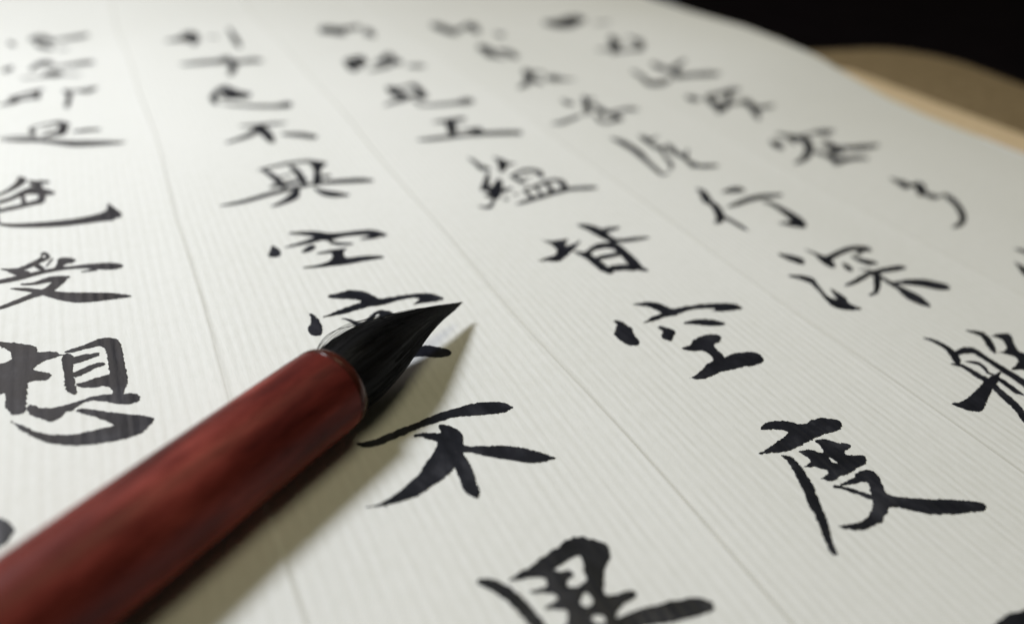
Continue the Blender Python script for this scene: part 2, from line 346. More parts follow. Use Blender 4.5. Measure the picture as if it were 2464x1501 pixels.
    ('照', '+56.3 200.9 58.5 200.7 60.4 201.6 60.7 201.3 61.1 200.1 61.8 200.5 62.5 202.5 62.9 205.5 62.8 208.4 61.5 208.4 57.4 205.5 56.3 203|+55.9 199.4 55.9 196.4 56.4 194.1 58.2 195.9 60.1 198.6 60.8 201.3 60.3 202.2 57.7 198.4 57.7 202.3 56.8 202|+64.2 200.2 65.5 200.6 67.1 201.9 68.9 205.2 68.9 206.2 68.3 200.4 69 199.1 69.9 199 71.2 201.1 71.6 203.6 71.1 204.3 70.8 205 71.1 208 70.9 211.5 68.7 208.8 67.6 206.5 65.1 204.1 64.2 201.8|+60.2 193.9 63.2 195.1 67.2 197.2 68.3 199.7 68.3 201.5 63.8 197.8 60.5 195.4 60.2 194.5|+71 197 72 196.2 73.1 195.6 74.3 195.8 75.4 196.2 75.9 197 76 197.9 75.3 198.5 74.4 199 73 198.8 71.4 198.3 71.1 197.7'),
    ('見', '+59.7 179.7 59.4 175.1 59.9 174.2 60.6 173.7 61.6 171.4 62.7 172.6 63.4 175 62.6 177.8 62.2 180.7 60.9 182.1 60.2 181.5|+60.4 178.4 63.9 179.6 65.5 180.3 66.4 180.2 65.6 175.2 65.9 171.2 66.8 171.6 67.7 173.7 68.3 181.2 67.8 183.4 66.1 182.5 64.3 181 62.8 180.9 61.3 181.2 60.5 179.8|+61.4 171.1 63 172.4 64.3 173.1 64.9 172.3 65.4 170.9 66.2 171.7 66.7 173.3 66 174.5 65.1 175.4 63.7 175.2 62.2 174.6 61.3 172.6|+55.5 168 58.3 169.4 61.6 170.6 62.4 172 62.4 173.2 60.7 172.7 59 171.9 55.7 169 55.5 168.4|+62.7 169.9 63.5 168 64 168.5 64.3 169.5 63.5 171.5 63 171|+62.5 166.5 65.7 165.7 69.3 165.7 71.9 166 73.5 165.3 75.7 166.3 76.4 167.3 76.7 168.5 76.2 169.5 75.4 170.2 72.8 168.4 71.5 168 66.3 167.4 62.9 167.7 62.6 167.2'),
    ('五', '+61.9 155.7 63.2 155.1 64.6 154.7 66.4 154.9 69.3 155.6 69.7 156.2 69.8 156.8 69.6 157.3 68.9 157.6 67.3 157.4 62.2 156.5|+64 154.1 63.4 151.4 62.5 148.7 62.7 146.9 64.3 148.5 66.2 153.1 66.4 155.4 66.4 156.8 65.3 156.7|+55 146.2 57.9 145.4 65.6 146.1 68.6 146 76.5 144.5 77.1 144.6 77.3 145.1 77.5 145.2 77.8 145.7 78 146.4 77.7 146.9 75.8 147.4 73.4 147.9 69.5 148.1 66.2 147.8 62 147.8 55.3 147.1 55.1 146.7|+67.2 148.2 67.4 145.7 68 145.6 68.8 145.9 70 147.4 70.5 149.5 70.4 150.3 70.1 150.9 69.3 150.7 68.3 150.3 67.5 149.5|+65 149.5 68.3 149.7 68.6 150.3 68.7 150.8 65.3 150.2'),
    ('蘊', '+60.9 135.1 61.1 132.6 60.8 129.8 61 128.9 61.4 128.5 62.5 128.4 63 128.8 63.1 129.5 62 131.3 62 133.7 61.7 134.6 61.2 135.4|+66 134.8 66.5 134 67.4 132.7 67.5 131 67.9 130.8 69.1 130.2 67.8 129.8 66.7 129.6 65.3 127.7 64.3 126.6 64 127.3 64.7 129.4 65.6 131.5 65.9 133.4|+61.3 127.24 59.62 124.44 57.51 121.33 57.07 120.22 57.4 119.84 57.98 120.14 58.77 120.87 59.6 122.2 60.35 123.65 61.85 126.79 61.88 127.59|+61.57 123.64 61.1 122.83 60.16 121.8 59.14 120.5 58.27 119.2 57.82 118.34 57.39 115.86 57.85 115.94 58.42 116.1 59.12 116.63 59.69 117.57 60.09 118.4 61.91 121.26 62.53 122.94 62.7 123.97 62.39 124.56|+57.76 120.29 58.44 118.43 59.39 119.15 59.93 120.71 58.94 122.15 58.18 121.55|+56.83 117.64 57.33 116.69 58.09 117.49 58.33 118.64 57.33 118.62 56.95 118.21|+60.32 118.04 61.73 118.79 62.87 119.48 63.06 119.76 63.05 119.99 62.15 120.06 60.86 119.79 60.24 118.77|+57.56 116.26 56.24 114.5 55.89 114.18 55.46 114 54.85 114.16 54.18 114.48 54.05 114.35 54 114.14 54.48 113.45 54.99 112.95 55.58 112.92 56.31 113.47 57.09 114.59 57.81 115.81 57.88 116.34|+59.31 115.07 59.94 115.11 60.35 115.69 60.36 116.21 59.68 116.04 59.32 115.53|+61.8 116.82 62.56 116.62 62.81 116.91 62.86 117.24 62.1 117.45 61.85 117.16|+64.76 124.29 65.05 122.89 65.14 122.06 65.31 121.27 65.71 120.89 66.15 120.69 66.57 121.09 66.76 121.71 66.32 122.67 66.08 124.21 65.61 125.47 65.1 125.13|+65.38 124.56 67.04 125.25 67.91 125.73 68.69 126.06 69.41 126.05 69.98 125.74 70.22 124.95 70.25 124.14 69.96 123.16 70.08 122.72 70.32 122.52 70.66 122.58 71.05 123.23 71.58 124.43 71.74 125.01 71.74 125.87 71.37 126.58 70.81 127.11 70.1 127.43 69.27 127.48 68.35 127.11 65.71 125.63 65.32 124.99|+66.85 123.53 68.64 123.47 68.8 123.67 68.83 123.88 67.11 124.08 66.89 123.81|+64.11 117.81 64.15 116.02 63.98 114.34 64.44 114.37 64.97 115.23 64.99 116.87 64.78 118.57 64.43 118.43|+64.44 118.06 66.95 118.74 68.24 119.23 69.44 119.75 70.39 120.29 71.13 120.63 71.72 120.59 72.1 120.23 72.16 119.54 72.03 118.79 71.63 117.49 71.28 116.92 70.94 115.89 71.47 115.85 72.1 116.42 72.96 117.62 73.52 119.11 73.7 120.35 73.44 121.12 72.94 121.52 72.33 121.72 71.59 121.71 70.79 121.45 67.3 119.76 64.71 118.83 64.43 118.4|+66.82 119.12 66.58 116.67 66.17 115.21 66.39 114.99 66.85 115.52 67.34 117.24 67.69 119.9 67.3 119.88|+69.48 120.17 68.49 115.8 68.89 115.55 69.62 116.45 70.25 118.52 70.54 121.03 70.09 121.07|+60.53 113.18 61.25 113.12 62.02 113.14 63.77 113.69 65.87 114.17 68.17 114.97 71.39 115.71 72.45 115.9 73.47 115.91 74.45 115.81 76.3 115.4 77.08 115.43 77.83 115.52 78.12 115.81 78.22 116.16 77.77 116.59 77.2 116.95 76.28 117.14 74.19 117.31 73.14 117.32 72.09 117.26 71.03 117.11 69.9 116.82 66.42 115.64 64.25 115.02 63.31 114.68 60.67 113.53 60.53 113.34'),
    ('皆', '+66.58 102.98 67.03 101.97 67.42 100.96 67.85 98.8 68.43 97.37 68.63 96.65 68.99 95.99 69.76 95.68 70.73 95.53 71.83 95.42 73.04 95.38 75.57 95.56 75.88 95.85 75.93 96.16 73.73 96.58 71.38 96.64 70.53 96.87 70 97.28 69.94 97.96 70.01 98.88 70.02 99.95 69.88 101 69.44 101.93 68.75 102.69 67.84 103.11 66.86 103.39 66.66 103.24|+69.55 99.82 70.12 99.58 70.82 99.46 71.82 99.72 72.9 100.09 73.19 100.43 73.21 100.73 71.6 100.93 70.14 100.86 69.65 100.37|+58.72 99.99 59.61 99.13 60.76 99.16 62.79 99.13 61.48 97.59 60.96 96.84 62.65 97.24 64.5 98.08 62.91 96.49 61.38 95.38 59.39 93.8 57.47 92.68 56.55 93.38 54.89 93.88 56.48 94.46 57.9 94.68 59.07 95.63 59.3 96.88 59.25 98.24|+61.42 94.72 62 93.18 62.17 92.43 62.26 91.64 62.19 89.45 62.35 88.49 62.64 87.73 63.08 87.35 63.55 87.16 64.06 87.49 64.3 88.12 64.12 88.62 63.99 89.15 63.82 91.93 63.68 92.98 63.37 93.75 62.93 94.33 62.33 94.74 61.68 95.07 61.51 94.95|+62.8 93.09 63.9 93.87 64.89 94.45 65.8 94.65 66.66 94.61 67.4 94.37 67.9 93.94 68.01 93.39 67.56 89.27 67.52 88.14 67.69 87.31 68.01 86.69 68.51 86.38 69.04 86.24 69.25 86.38 69.36 86.63 69.21 87.19 69.18 87.79 69.61 89.72 69.67 91.97 69.81 94.14 69.69 95.02 69.32 95.72 68.57 96.17 67.63 96.36 66.55 96.29 65.33 95.91 64.07 95.09 62.89 94.18 62.5 93.38|+63.65 91.47 65.46 91.47 67.7 91.77 68.23 92.36 68.25 92.89 66.1 92.76 64.19 92.57 63.68 92.01|+63.66 87.83 64.71 87.75 65.69 87.61 66.54 87.24 67.36 86.79 68.25 87.5 68.55 88.5 67.63 88.86 66.66 89.18 65.59 89.32 64.51 89.4 63.75 88.63'),
    ('空', '+61.66 78.64 62.44 78.67 63.32 78.67 64.33 78.53 65.09 78.01 65.74 77.33 65.99 76.42 66.26 75.87 66.72 75.72 67.62 75.89 68.99 75.92 70.6 75.78 72.29 75.42 73.9 75.1 75.03 74.74 75.97 74.15 76.17 73.52 76.21 72.85 75.38 72.84 74.24 73.02 72.62 73.17 71.54 73.7 72.11 73.98 72.46 74.15 71.36 74.5 69.92 74.87 68.52 74.96 66.94 74.64 66.1 74.55 65.72 74.32 64.63 74.49 63.49 74.41 62.27 74.2 61.1 74.05 60.4 74.11 61.49 74.63 62.86 75.06 64.01 75.32 64.22 75.61 63.95 76.34 63.51 77.31 62.63 77.96|+56.7 75.84 57.22 75.84 57.56 75.38 57.8 74.79 57.86 73.91 58.2 73.63 57.83 72.9 57.51 72.01 57.36 71.07 57.3 70.28 56.91 69.93 56.25 69.83 55.47 70.17 55.02 71.04 54.95 72.53 55.08 73.15 55.98 74.02 56.68 74.81|+61.6 72.68 62.22 72.73 62.59 72.18 63.17 71.65 63.29 70.84 62.41 70.05 61.63 69.32 61.2 69.22 60.84 69.83 60.47 70.2 61.29 70.92 61.68 71.63|+65.6 72.16 66.33 71.95 68.41 70.7 68.95 70.49 69.47 70.35 70.48 70.19 70.97 70.22 71.07 70.33 70.96 70.73 70.41 71.45 70.03 71.78 69.54 72.08 68.88 72.32 68.15 72.49 67.44 72.59 66.75 72.59 66.17 72.46 65.66 72.28|+64.09 68.5 65.05 68.5 65.71 68.95 66.86 68.9 68.23 68.7 68.47 68.03 68.33 67.58 67.56 67.01 66.84 66.92 66.1 66.52 65.92 65.46 66 64.48 65.71 63.64 66.38 63.88 67.44 64.15 68.6 63.99 69.86 63.81 70.7 63.12 70.65 62.43 70.37 61.59 69.71 61.2 68.81 61.28 68.18 61.04 67.28 61.35 66.05 61.39 64.54 61.32 63.39 61.42 62.13 61.12 60.74 60.88 59.78 60.92 58.69 61.59 59.9 61.75 60.74 62.33 61.83 62.84 62.86 63.39 64.1 63.65 64.38 64.56 64.29 65.53 64.21 66.11 63.31 66.18 62.15 66.57 61.64 67.3 62.8 67.47 63.86 67.76'),
    ('度', '+60.94 51.12 62.42 51.55 64.02 51.22 65.32 50.14 65.93 49.56 67.57 50.06 69.29 49.81 70.48 49.01 70.51 48.14 69.12 47.44 67.95 47.63 65.86 47.46 63.66 47.11 61.52 46.78 59.79 46.86 58.84 47.21 57.49 47.49 58.8 47.78 60.2 48.15 61.79 48.71 63.31 48.97 63.23 49.7 62.04 50.25 60.63 50.76|+65.03 47.18 66.46 46.89 67.28 45.79 68.41 45.37 68.49 44.89 67.57 44.55 66.99 44.54 66.7 43.87 67.88 43.55 68.68 43.03 67.99 42.19 66.7 42.03 64.97 41.62 63.74 41.66 62.63 41.46 61.69 41.41 61.33 42.05 62.7 42.26 62.88 42.82 62.13 43.73 60.86 44.1 62.18 44.35 62.36 44.93 61.97 46.28 63.78 46.05 64.2 45.13 64.76 45.14 65.15 46.12|-64.6 44.36 64.95 43.91 64.78 43.13 64.36 43.58|+59.76 46.43 60.63 46 60.69 44.69 60.21 43.4 59.86 41.9 59.54 41.01 59.07 40.6 58.56 39.44 57.89 38.38 57.34 37.13 56.82 36.25 55.95 35.19 55.34 34.07 54.98 33.38 54.57 33.62 54.69 34.16 55.18 35.15 55.73 36.32 56.49 37.45 56.9 38.76 57.17 39.59 57.99 41.01 58.71 42.73 59.31 44.15 59.78 45.46|+62.63 40.55 63.8 40.82 64.89 40.82 65.64 41.37 66.62 41.42 67.57 41.07 67.6 40.22 66.89 39.04 65.97 37.6 67.88 36.58 69.6 35.63 72.6 34.49 73.93 33.69 74.9 33.23 74.88 32.46 73.86 32.27 72.61 32.66 71.08 32.96 68.83 33.73 67.41 34.55 66.1 35.81 64.97 36.43 63.97 35.68 62.63 35.09 61.21 34.91 59.84 34.91 58.87 35.28 57.86 36.12 59.15 35.89 60.51 35.72 61.94 36.09 63.3 36.88 64.25 37.86 64.95 38.77 65.75 39.88 65.22 40.08 63.95 40.25 62.81 40.38|+61.56 40.57 62.46 39.9 62.86 39.37 63.95 37.61 64.42 37.7 64.68 38.06 63.74 39.09 62.84 40.18 62.3 40.5 61.75 40.74 61.61 40.68'),
    ('一', '+62.23 22.18 64.32 22.48 66.33 22.25 68.26 21.92 69.71 21.19 69.84 20.55 66.57 20.15 63.15 20.15 60.09 20.32 58.41 20.88 60.42 21.81'),
    ('觀', '+93.1 238.3 94 231.7 94.6 229.4 95.4 227.8 96.3 226.4 97.7 228.2 98.8 231.3 97.8 239.1 97.2 241.4 96.1 242.1 94.8 242.2 93.7 240.6|+92.9 234.7 95.3 232.4 97.5 230.8 99.5 231.3 101.3 232.5 102.7 235.2 102.8 237 100.9 235.3 99.1 234.6 97.1 236.5 94.9 239.3 93.6 237.3|+102.1 234.7 103.3 234.5 103.9 233.9 103.3 229.6 103.7 228.6 104.3 228.2 105.2 229 106.2 231.3 107.6 236.1 108 239 107.7 241.6 105.9 241 103.9 239.4 102.5 236.9|+108.8 226.7 108.8 224.4 109.1 222.8 110.4 224 111.6 225.9 112.2 227.2 112.1 227.6 111.7 227.7 111.6 227.9 110 228.8 109.3 228'),
    ('自', '+96.4 211 97.3 204.5 97.2 203.2 97.7 202.8 98.9 204.8 100 207.4 100.9 210.5 101 213 100.6 214.7 99.9 215.5 99 216 97.4 214|+100.7 207.3 101.7 206.2 102.4 204.9 102.4 199.7 103.9 200.8 105.5 204.2 105.6 207.1 105.2 209.7 103.9 210.5 102.3 210.5 101.2 209|+95.5 203.7 99.6 200.1 100.3 201 100.7 202.2 97.4 207.3 96.2 205.8'),
    ('在', '+98.5 187.4 97.5 183.8 97.4 183 97.8 183.3 94.5 179.1 91.4 175.6 91.1 175.1 91.1 174.7 92.2 175 93.6 175.7 95.9 177.7 98.6 181 101.1 186 101.9 189.3 101.4 190.4 100.4 190.4 99.3 189.4|+101.4 187.9 103.6 184.9 104.3 185.7 104.7 186.8 102.2 189.2 101.7 188.7|+97.3 178.5 98.5 176.7 99.9 178.3 100.8 180.6 99 181.5 97.9 180.2|+102.2 181 102.4 179.5 103 178.4 105.7 179.3 109.1 178.8 109.6 179.2 109.7 179.8 108.2 180.5 106.9 181.4 106.3 184 105.3 184.2 104 184.1 102.9 182.8'),
    ('菩', '+97.1 164 96.7 162 96.6 160.4 97.4 160.2 98.4 160.5 99 161.2 99.2 161.9 98 165.2 97.5 164.9|+102.8 164.5 102.3 162.9 100.8 160.5 98.7 156.5 98.3 155.2 98.8 155.7 98.9 155.6 97.4 153.9 97.3 153.4 97.8 153.1 99.3 154 100.8 156.6 102.3 160.2 103.4 161.5 105.1 164.5 105 166.2 104.3 166.4 103.5 165.9|+104.3 162.8 106 163.4 106.4 164.2 105.2 164.6 104.5 163.6|+86.4 149 87.6 148.7 88.9 148.7 90.6 149.4 95.8 152.5 96.4 153.4 96.4 154 89.9 150.8 86.7 149.6|+103.4 160.7 101.4 154.7 101.3 153.3 101.8 152.5 103.7 152.5 102.4 148.7 102.7 147.9 103.3 147.7 104.3 148.4 105.1 149.9 105.4 151.9 105.1 154.3 104 155.7 104.4 157.9 104.1 161.4 103.8 161.4|+104.6 153.4 107.9 154.2 110.2 153.9 112.3 154.1 112.8 154.8 112.4 155.6 111.8 156.3 110.6 156.5 109 156.2 105.2 154.7 104.7 154|+99.6 152.6 98.6 151.1 97.8 149.2 97.8 147.8 98.5 146.8 99.7 146.9 103.3 148.3 104.1 149.4 104.1 150.2 100.6 148.7 99.6 148.7 99.3 149.6 99.3 150.6 100.2 152.3 100.3 153.2'),
    ('薩', '+94.63 138.34 94.82 137.32 94.95 136.3 94.87 133.96 95.22 131.87 95.04 130.34 94.8 128.84 94.49 125.55 94.29 123.96 93.74 120.97 93.57 119.76 93.51 118.8 93.62 118.17 94.04 117.92 94.92 118.21 95.94 118.68 96.14 118.93 96.14 119.09 95.24 118.81 94.6 118.75 94.59 119.18 95.25 122.23 95.7 125.13 96.79 128.8 97.1 130.05 97.26 131.15 97.27 132.52 97.22 135.31 97.13 136.5 96.87 137.42 96.44 138.15 95.75 138.56 94.99 138.83 94.77 138.64|+101.7 138.1 101 135.3 101 134.3 101.4 133.6 102.7 134.6 103.6 135.6 105.9 137 106.2 137.4 106.2 137.7 104 136.8 103.1 136.2 103.4 136.8 103.5 137.8 103.1 138.5 102.5 139 102.1 138.8|+100.8 133.4 101 130.1 101.4 129.5 102.5 130 103.5 130.8 104.2 131.8 104.1 132.3 103.2 132.1 102.9 132.3 102.5 132.9 101.9 134.6 101.3 134.3|+104.85 132.38 103.85 130.69 103.02 128.97 102.92 127.78 103.1 126.87 103.32 124.77 103.23 123.87 103.02 122.9 102.55 121.62 102.26 120.35 102.77 119.94 103.44 119.92 104.52 120.82 105.01 121.96 104.7 122.32 104.53 122.63 104.46 123.18 104.53 124.09 105.01 126.33 104.95 128.66 105.24 129.87 105.57 130.9 106.03 133.06 105.68 133.25|+103.46 119.92 104.21 119.61 105.07 119.36 106.31 119.22 107.46 119.2 107.98 119.33 108.32 119.51 108.56 119.71 108.67 119.95 108.69 120.23 108.46 120.52 107.52 120.84 106.38 121.11 104.55 121.38 103.77 120.7|+107.51 129.27 105.49 126.92 104.02 125.11 103.76 124.45 104.22 124.56 105.06 125.35 106 126.34 107.97 129.01 108.09 129.59|+101.53 130.13 99.92 126.41 99.28 124.34 98.86 123.22 98.47 122.37 97.3 120.78 97.09 120.05 97.68 120.28 98.61 121.29 99.65 122.69 100.19 124.09 100.72 126.11 101.06 127.13 102.65 130.74 102.32 130.96'),
    ('行', '+96.49 110.87 95.84 109.26 95.24 107.98 94.63 107.1 93.97 105.79 94.01 104.78 94.21 104.04 94.02 103.13 93.64 102.19 92.93 100.88 91.86 99.11 92.02 99.1 91.57 98.61 90.55 97.87 90.21 97.51 90.21 97.24 90.78 96.98 91.86 97.24 93.41 98.68 94.44 100.18 95.26 101.82 95.85 103.44 95.93 104.52 95.93 105.37 96.38 106.53 97.19 108.2 97.59 109.47 97.38 110.48 96.94 111.24 96.73 111.18|+93.13 98.85 93.33 96.69 93.47 94.53 93.68 93.85 93.93 93.28 94.13 93.34 94.33 93.59 94.5 94.5 94.61 95.44 94.36 97.54 94.17 99.72 93.62 99.52|+100.26 107.97 102.17 107.71 103.51 107.31 105.04 107.53 105.48 107.82 105.71 108.26 105.67 108.99 105.43 109.58 104.71 109.83 103.62 109.75 102.17 109.23 100.63 108.57 100.3 108.23|+96.85 102.2 98.01 102.2 99.37 102.33 103.18 103.44 105.21 103.67 107.24 103.76 110.84 103.73 111.45 104.2 111.68 104.72 110.22 105.16 108.62 105.49 106.63 105.57 104.47 105.36 102.29 104.71 97.19 102.75 96.88 102.45|+105.17 102.52 105.48 101.73 105.68 100.83 105.66 99.57 105.5 98.11 105.18 96.5 104.77 94.93 104.24 93.44 103.91 92.17 104.26 91.63 104.84 91.5 105.81 91.89 106.62 92.92 107.28 94.46 107.44 95.48 107.52 96.76 107.49 98.14 107.26 100.82 106.99 101.96 106.4 102.61 105.72 103.06 105.39 102.86|+101.73 94.17 102.15 93.55 102.62 92.95 103.97 91.92 105.32 92.79 105.96 93.99 104 94.41 103.02 94.47 102.04 94.5 101.83 94.36'),
    ('深', '+93.05 84.66 93.32 83.14 93.59 82.3 93.9 81.55 94.47 80.73 95.31 81.05 95.97 81.91 95.93 82.5 95.76 83.11 95.24 83.72 94.6 84.27 93.42 84.99 93.2 84.89|+89.57 78.29 90.73 76.85 91.11 76.26 91.3 75.76 91.28 75.26 91.11 74.55 90.51 72.5 89.64 70.1 89.52 69.23 89.85 68.52 90.34 68 90.91 67.65 91.57 67.4 92.26 67.26 92.95 67.19 93.16 67.3 93.26 67.46 92.84 68.43 92.77 69.11 92.59 69.81 92.03 70.3 91.51 70.68 91.26 71.06 91.14 71.58 91.16 72.15 91.34 72.87 92.72 76 92.91 76.87 92.55 77.49 91.89 77.92 90.98 78.31 89.96 78.67 89.7 78.52|+92.92 73.12 91.88 70.95 91.61 69.98 91.42 69.05 92.29 69.11 93.31 70.05 93.44 71.77 93.2 73.26 93.08 73.26|+98.79 84.63 98.99 83.65 99.07 82.69 98.35 80.78 98.21 79.96 98.21 79.31 98.54 78.39 99.17 78.48 99.9 79.19 100.29 80.01 100.58 80.83 100.53 81.5 99.87 83.26 99.11 84.88 98.93 84.81|+99.67 80.32 102.84 81.38 104.37 81.81 105.71 82.09 106.85 82.16 107.77 82.04 108.34 81.61 108.77 81.17 109.22 81.06 109.68 81.02 110.05 81.17 110.32 81.5 110.48 82.03 110.45 82.54 109.93 82.98 109.11 83.31 108.13 83.54 106.89 83.57 105.34 83.23 103.74 82.78 100.71 82.02 99.59 80.99|+108.51 82.17 106.6 81.35 106.02 80.81 106.11 80.51 107.8 80.97 108.63 81.73|+104.69 80.49 104.57 79.62 104.54 78.78 104.73 78.03 105.17 77.44 105.97 77.22 106.88 77.13 107.39 77.41 107.63 77.8 105.78 79.67 105.47 80.23 105.2 80.83 104.94 80.75|+100.96 78.79 100.61 78 100.38 77.28 100.5 76.85 100.73 76.55 101.24 76.69 101.72 77.2 101.97 78.25 101.75 79.26 101.38 79.21|+96.12 73.24 96.97 73.14 98.09 73.2 101.69 74.36 102.9 74.57 104.06 74.63 105.43 74.64 110.1 74.39 110.61 74.64 110.89 75.03 110.69 75.45 110.24 75.8 109.23 75.88 106.54 75.85 103.82 75.71 102.42 75.46 98.75 74.27 96.35 73.55 96.14 73.39|+102.43 76.59 104 75.73 104.34 75.91 104.5 76.18 102.64 76.79 102.5 76.71|+103.63 74.85 101.64 72.92 100.28 71.5 99.66 70.95 99.05 70.49 98.45 70.27 97.78 70.12 97.57 69.96 97.54 69.82 98.07 69.76 98.78 69.83 99.79 70.28 100.89 70.97 101.9 71.79 104.87 74.47 104.98 75.34|+103.48 73.6 103.4 71.75 103.4 70.77 103.32 69.78 102.6 67.6 102.62 66.64 102.79 65.88 103.02 65.29 103.31 64.82 103.6 64.55 103.91 64.36 104.1 64.4 104.29 64.57 104.82 65.65 105.1 66.44 105.27 67.32 105.13 68.14 104.91 68.9 104.38 72.33 104.48 74.18 103.99 74.09|+104.34 71.44 106.27 70.47 107.08 70 107.82 69.49 109.25 68.13 110.04 67.59 110.76 67.25 111.29 67.28 111.77 67.43 112.13 67.57 112.37 67.84 112.64 68.22 112.71 68.66 112.27 69.22 111.59 69.84 110.82 70.5 109.9 71.11 108.85 71.48 107.66 71.7 106.23 71.79 104.73 71.82 104.44 71.65'),
    ('般', '+95.58 58.36 96.04 57.54 96.23 57.04 96.36 56.49 96.38 55.91 96.28 55.3 95.97 54.62 94.97 52.94 94.61 52.17 94.88 51.96 95.56 52.3 96.49 53.26 96.83 53.82 97.07 54.42 97.26 55.09 97.34 55.77 97.29 56.37 97.14 56.92 96.91 57.45 96.61 57.9 96.21 58.23 95.77 58.49 95.65 58.45|+96.56 53.72 97.65 53.81 98.46 53.51 99.25 53.33 99.34 53.03 99.22 49.6 98.83 44.42 99.44 44.43 100.13 44.89 100.45 46.39 100.44 48.77 100.48 50.15 100.42 51.6 100.51 53.05 100.61 53.62 100.6 54.12 100.3 54.46 99.88 54.64 99.36 54.8 98.63 54.84 97.75 54.64 96.95 54.37 96.44 53.97|+93.97 52.5 94.42 51.97 94.62 51.66 94.75 51.27 94.68 49.44 94.71 48.91 94.94 47.97 95.53 48.07 96.03 48.51 95.81 49.44 95.59 51.7 95.36 52.1 95.03 52.38 94.17 52.65 94.04 52.6|+96.36 52.21 96.99 51.69 97.25 51.33 97.4 50.94 97.33 50.56 96.86 49.28 96.96 48.94 97.14 48.67 97.4 48.73 97.6 48.92 97.46 49.2 97.42 49.51 98 50.42 98.16 50.89 98.16 51.32 97.89 51.71 97.49 52.02 96.6 52.38 96.44 52.32|+99.01 48.92 98.17 48.51 97.12 47.84 95.8 47.28 94.25 46.66 92.79 45.86 91.21 45.14 89.4 44.07 88.62 44.04 87.64 44.54 87.03 45.22 86.73 45.95 86.44 46.52 87.64 46.25 88.66 46.2 90.26 46.6 92.31 47.34 93.88 47.78 94.93 48.26 96.85 48.62 97.99 48.93|+94.8 47.25 94.13 45.91 93.72 44.53 93.47 43.35 93.01 42.35 92.29 41.18 91.9 39.9 92.43 39.81 93.19 40.24 94.76 43.25 95.01 43.84 95.35 45.7 95.53 46.34 96.02 47.59 95.53 47.69|+96.82 47.76 96.73 46.75 96.55 45.78 96.53 45.27 96.6 44.82 96.82 44.54 97.09 44.34 97.21 44.36 97.31 44.44 97.51 45.21 97.7 46.67 97.75 48.16 97.28 48.12|+103.37 57.66 104.14 56.46 104.23 56.05 103.98 55.53 102.69 53.69 102.43 53.19 102.19 52.31 102.28 52.24 102.53 52.35 103.39 53.04 104.26 54.04 104.72 54.66 105.14 55.35 105.44 56.04 105.51 56.69 105.11 57.07 103.61 57.82 103.46 57.76|+105.85 55.43 107.07 55.63 108.36 55.41 109.08 54.86 108.26 54.03 106.92 52.71 106.08 51.64 106.3 50.81 106.92 50.22 102.92 47.4 102.57 48.14 101.83 48.57 100.74 48.77 102.38 49.19 103.99 49.91 104.38 50.52 103.81 51.46 102.85 52.35 103.89 52.09 104.94 52.41 105.8 53.28 106.46 54.23 106.38 54.76'),
    ('般', '+129.8 235.7 130.6 233.7 131.6 232.1 132.7 231.4 133.9 231.3 135.6 231.3 142.8 232.4 145.3 235.8 146.3 239 141.5 238.9 138.5 240.1 135.5 239.5 131.8 239.4 130.5 237.8|+130.6 231.2 131.9 229.9 133.4 228.9 135.6 228.9 137.8 229.3 139.7 231.9 140.4 234.3 137.9 233.6 135.7 233.2 134.1 233.8 132.6 234.8 131.3 233.2|+138.8 239.6 141.2 239.4 143 238.7 143.3 236.6 143.2 233.8 144.5 234.9 145.9 237.6 145.9 240.3 145.2 242.5 142.8 242.5 140 241.9 139.2 240.7|+144.8 229.6 149.9 228.8 150.7 229.8 151.1 230.8 145.9 231.6 145.1 230.6'),
    ('若', '+139.3 212.3 137 207.2 133.4 201.2 132.2 198.9 132.8 198.4 134.1 199.1 136.2 201.1 138.9 204.8 141.5 209.7 142.4 213.3 142.4 215.6 141.1 215.2|+130 203 131.8 203 133.4 202.5 134.5 200.5 135.8 198.7 138.2 198.9 140.8 199.8 141.7 200.9 141.9 201.9 139.3 201.1 137.1 200.8 134.8 204.7 132.9 204.8 130.8 204.4 130.2 203.7|+144.6 210.3 144.9 206.6 144.5 204.8 143.4 202.3 143.9 202.6 143 202.1 141.1 201.3 140 199.9 139.6 198.6 140.8 197.9 142.8 198.4 146 202.8 147.5 206.4 147.5 208.2 146.9 209.1 146.3 212.4 145.4 211.7'),
    ('波', '+128.5 182.7 127.5 174.2 128.4 174.7 129.5 176.4 130.1 180.9 129.9 182.6 129.5 184 129 183.6|+126.2 173.3 126.2 171.7 126.7 170.3 128.5 169.9 130.8 170.3 133 171.7 134.9 173.3 135.6 174.4 135.5 174.9 132.8 173.8 130.9 173.7 129.2 173.9 128.6 174.7 128.3 175.8 127.2 175.1|+137.1 186.2 136.7 183.9 136.6 181.8 137.1 180.2 137.9 178.8 139 179.6 140 181.3 138.9 188.1 138 187.7|+148 186.2 144.7 184.9 142.3 183.3 139.4 180.6 137.3 176.7 136.6 174.1 136.9 173.3 137.7 173.2 139.2 174.4 140.3 176.5 140.7 178.1 140.6 179.3 140.3 179.8 143.2 181.5 147 184.1 148 185.4|+136.9 173.5 141.2 173.4 145.1 172 149 171.8 150.1 172.7 150.5 173.7 147.4 175.2 142.9 175.9 139.2 177 137.5 175.3'),
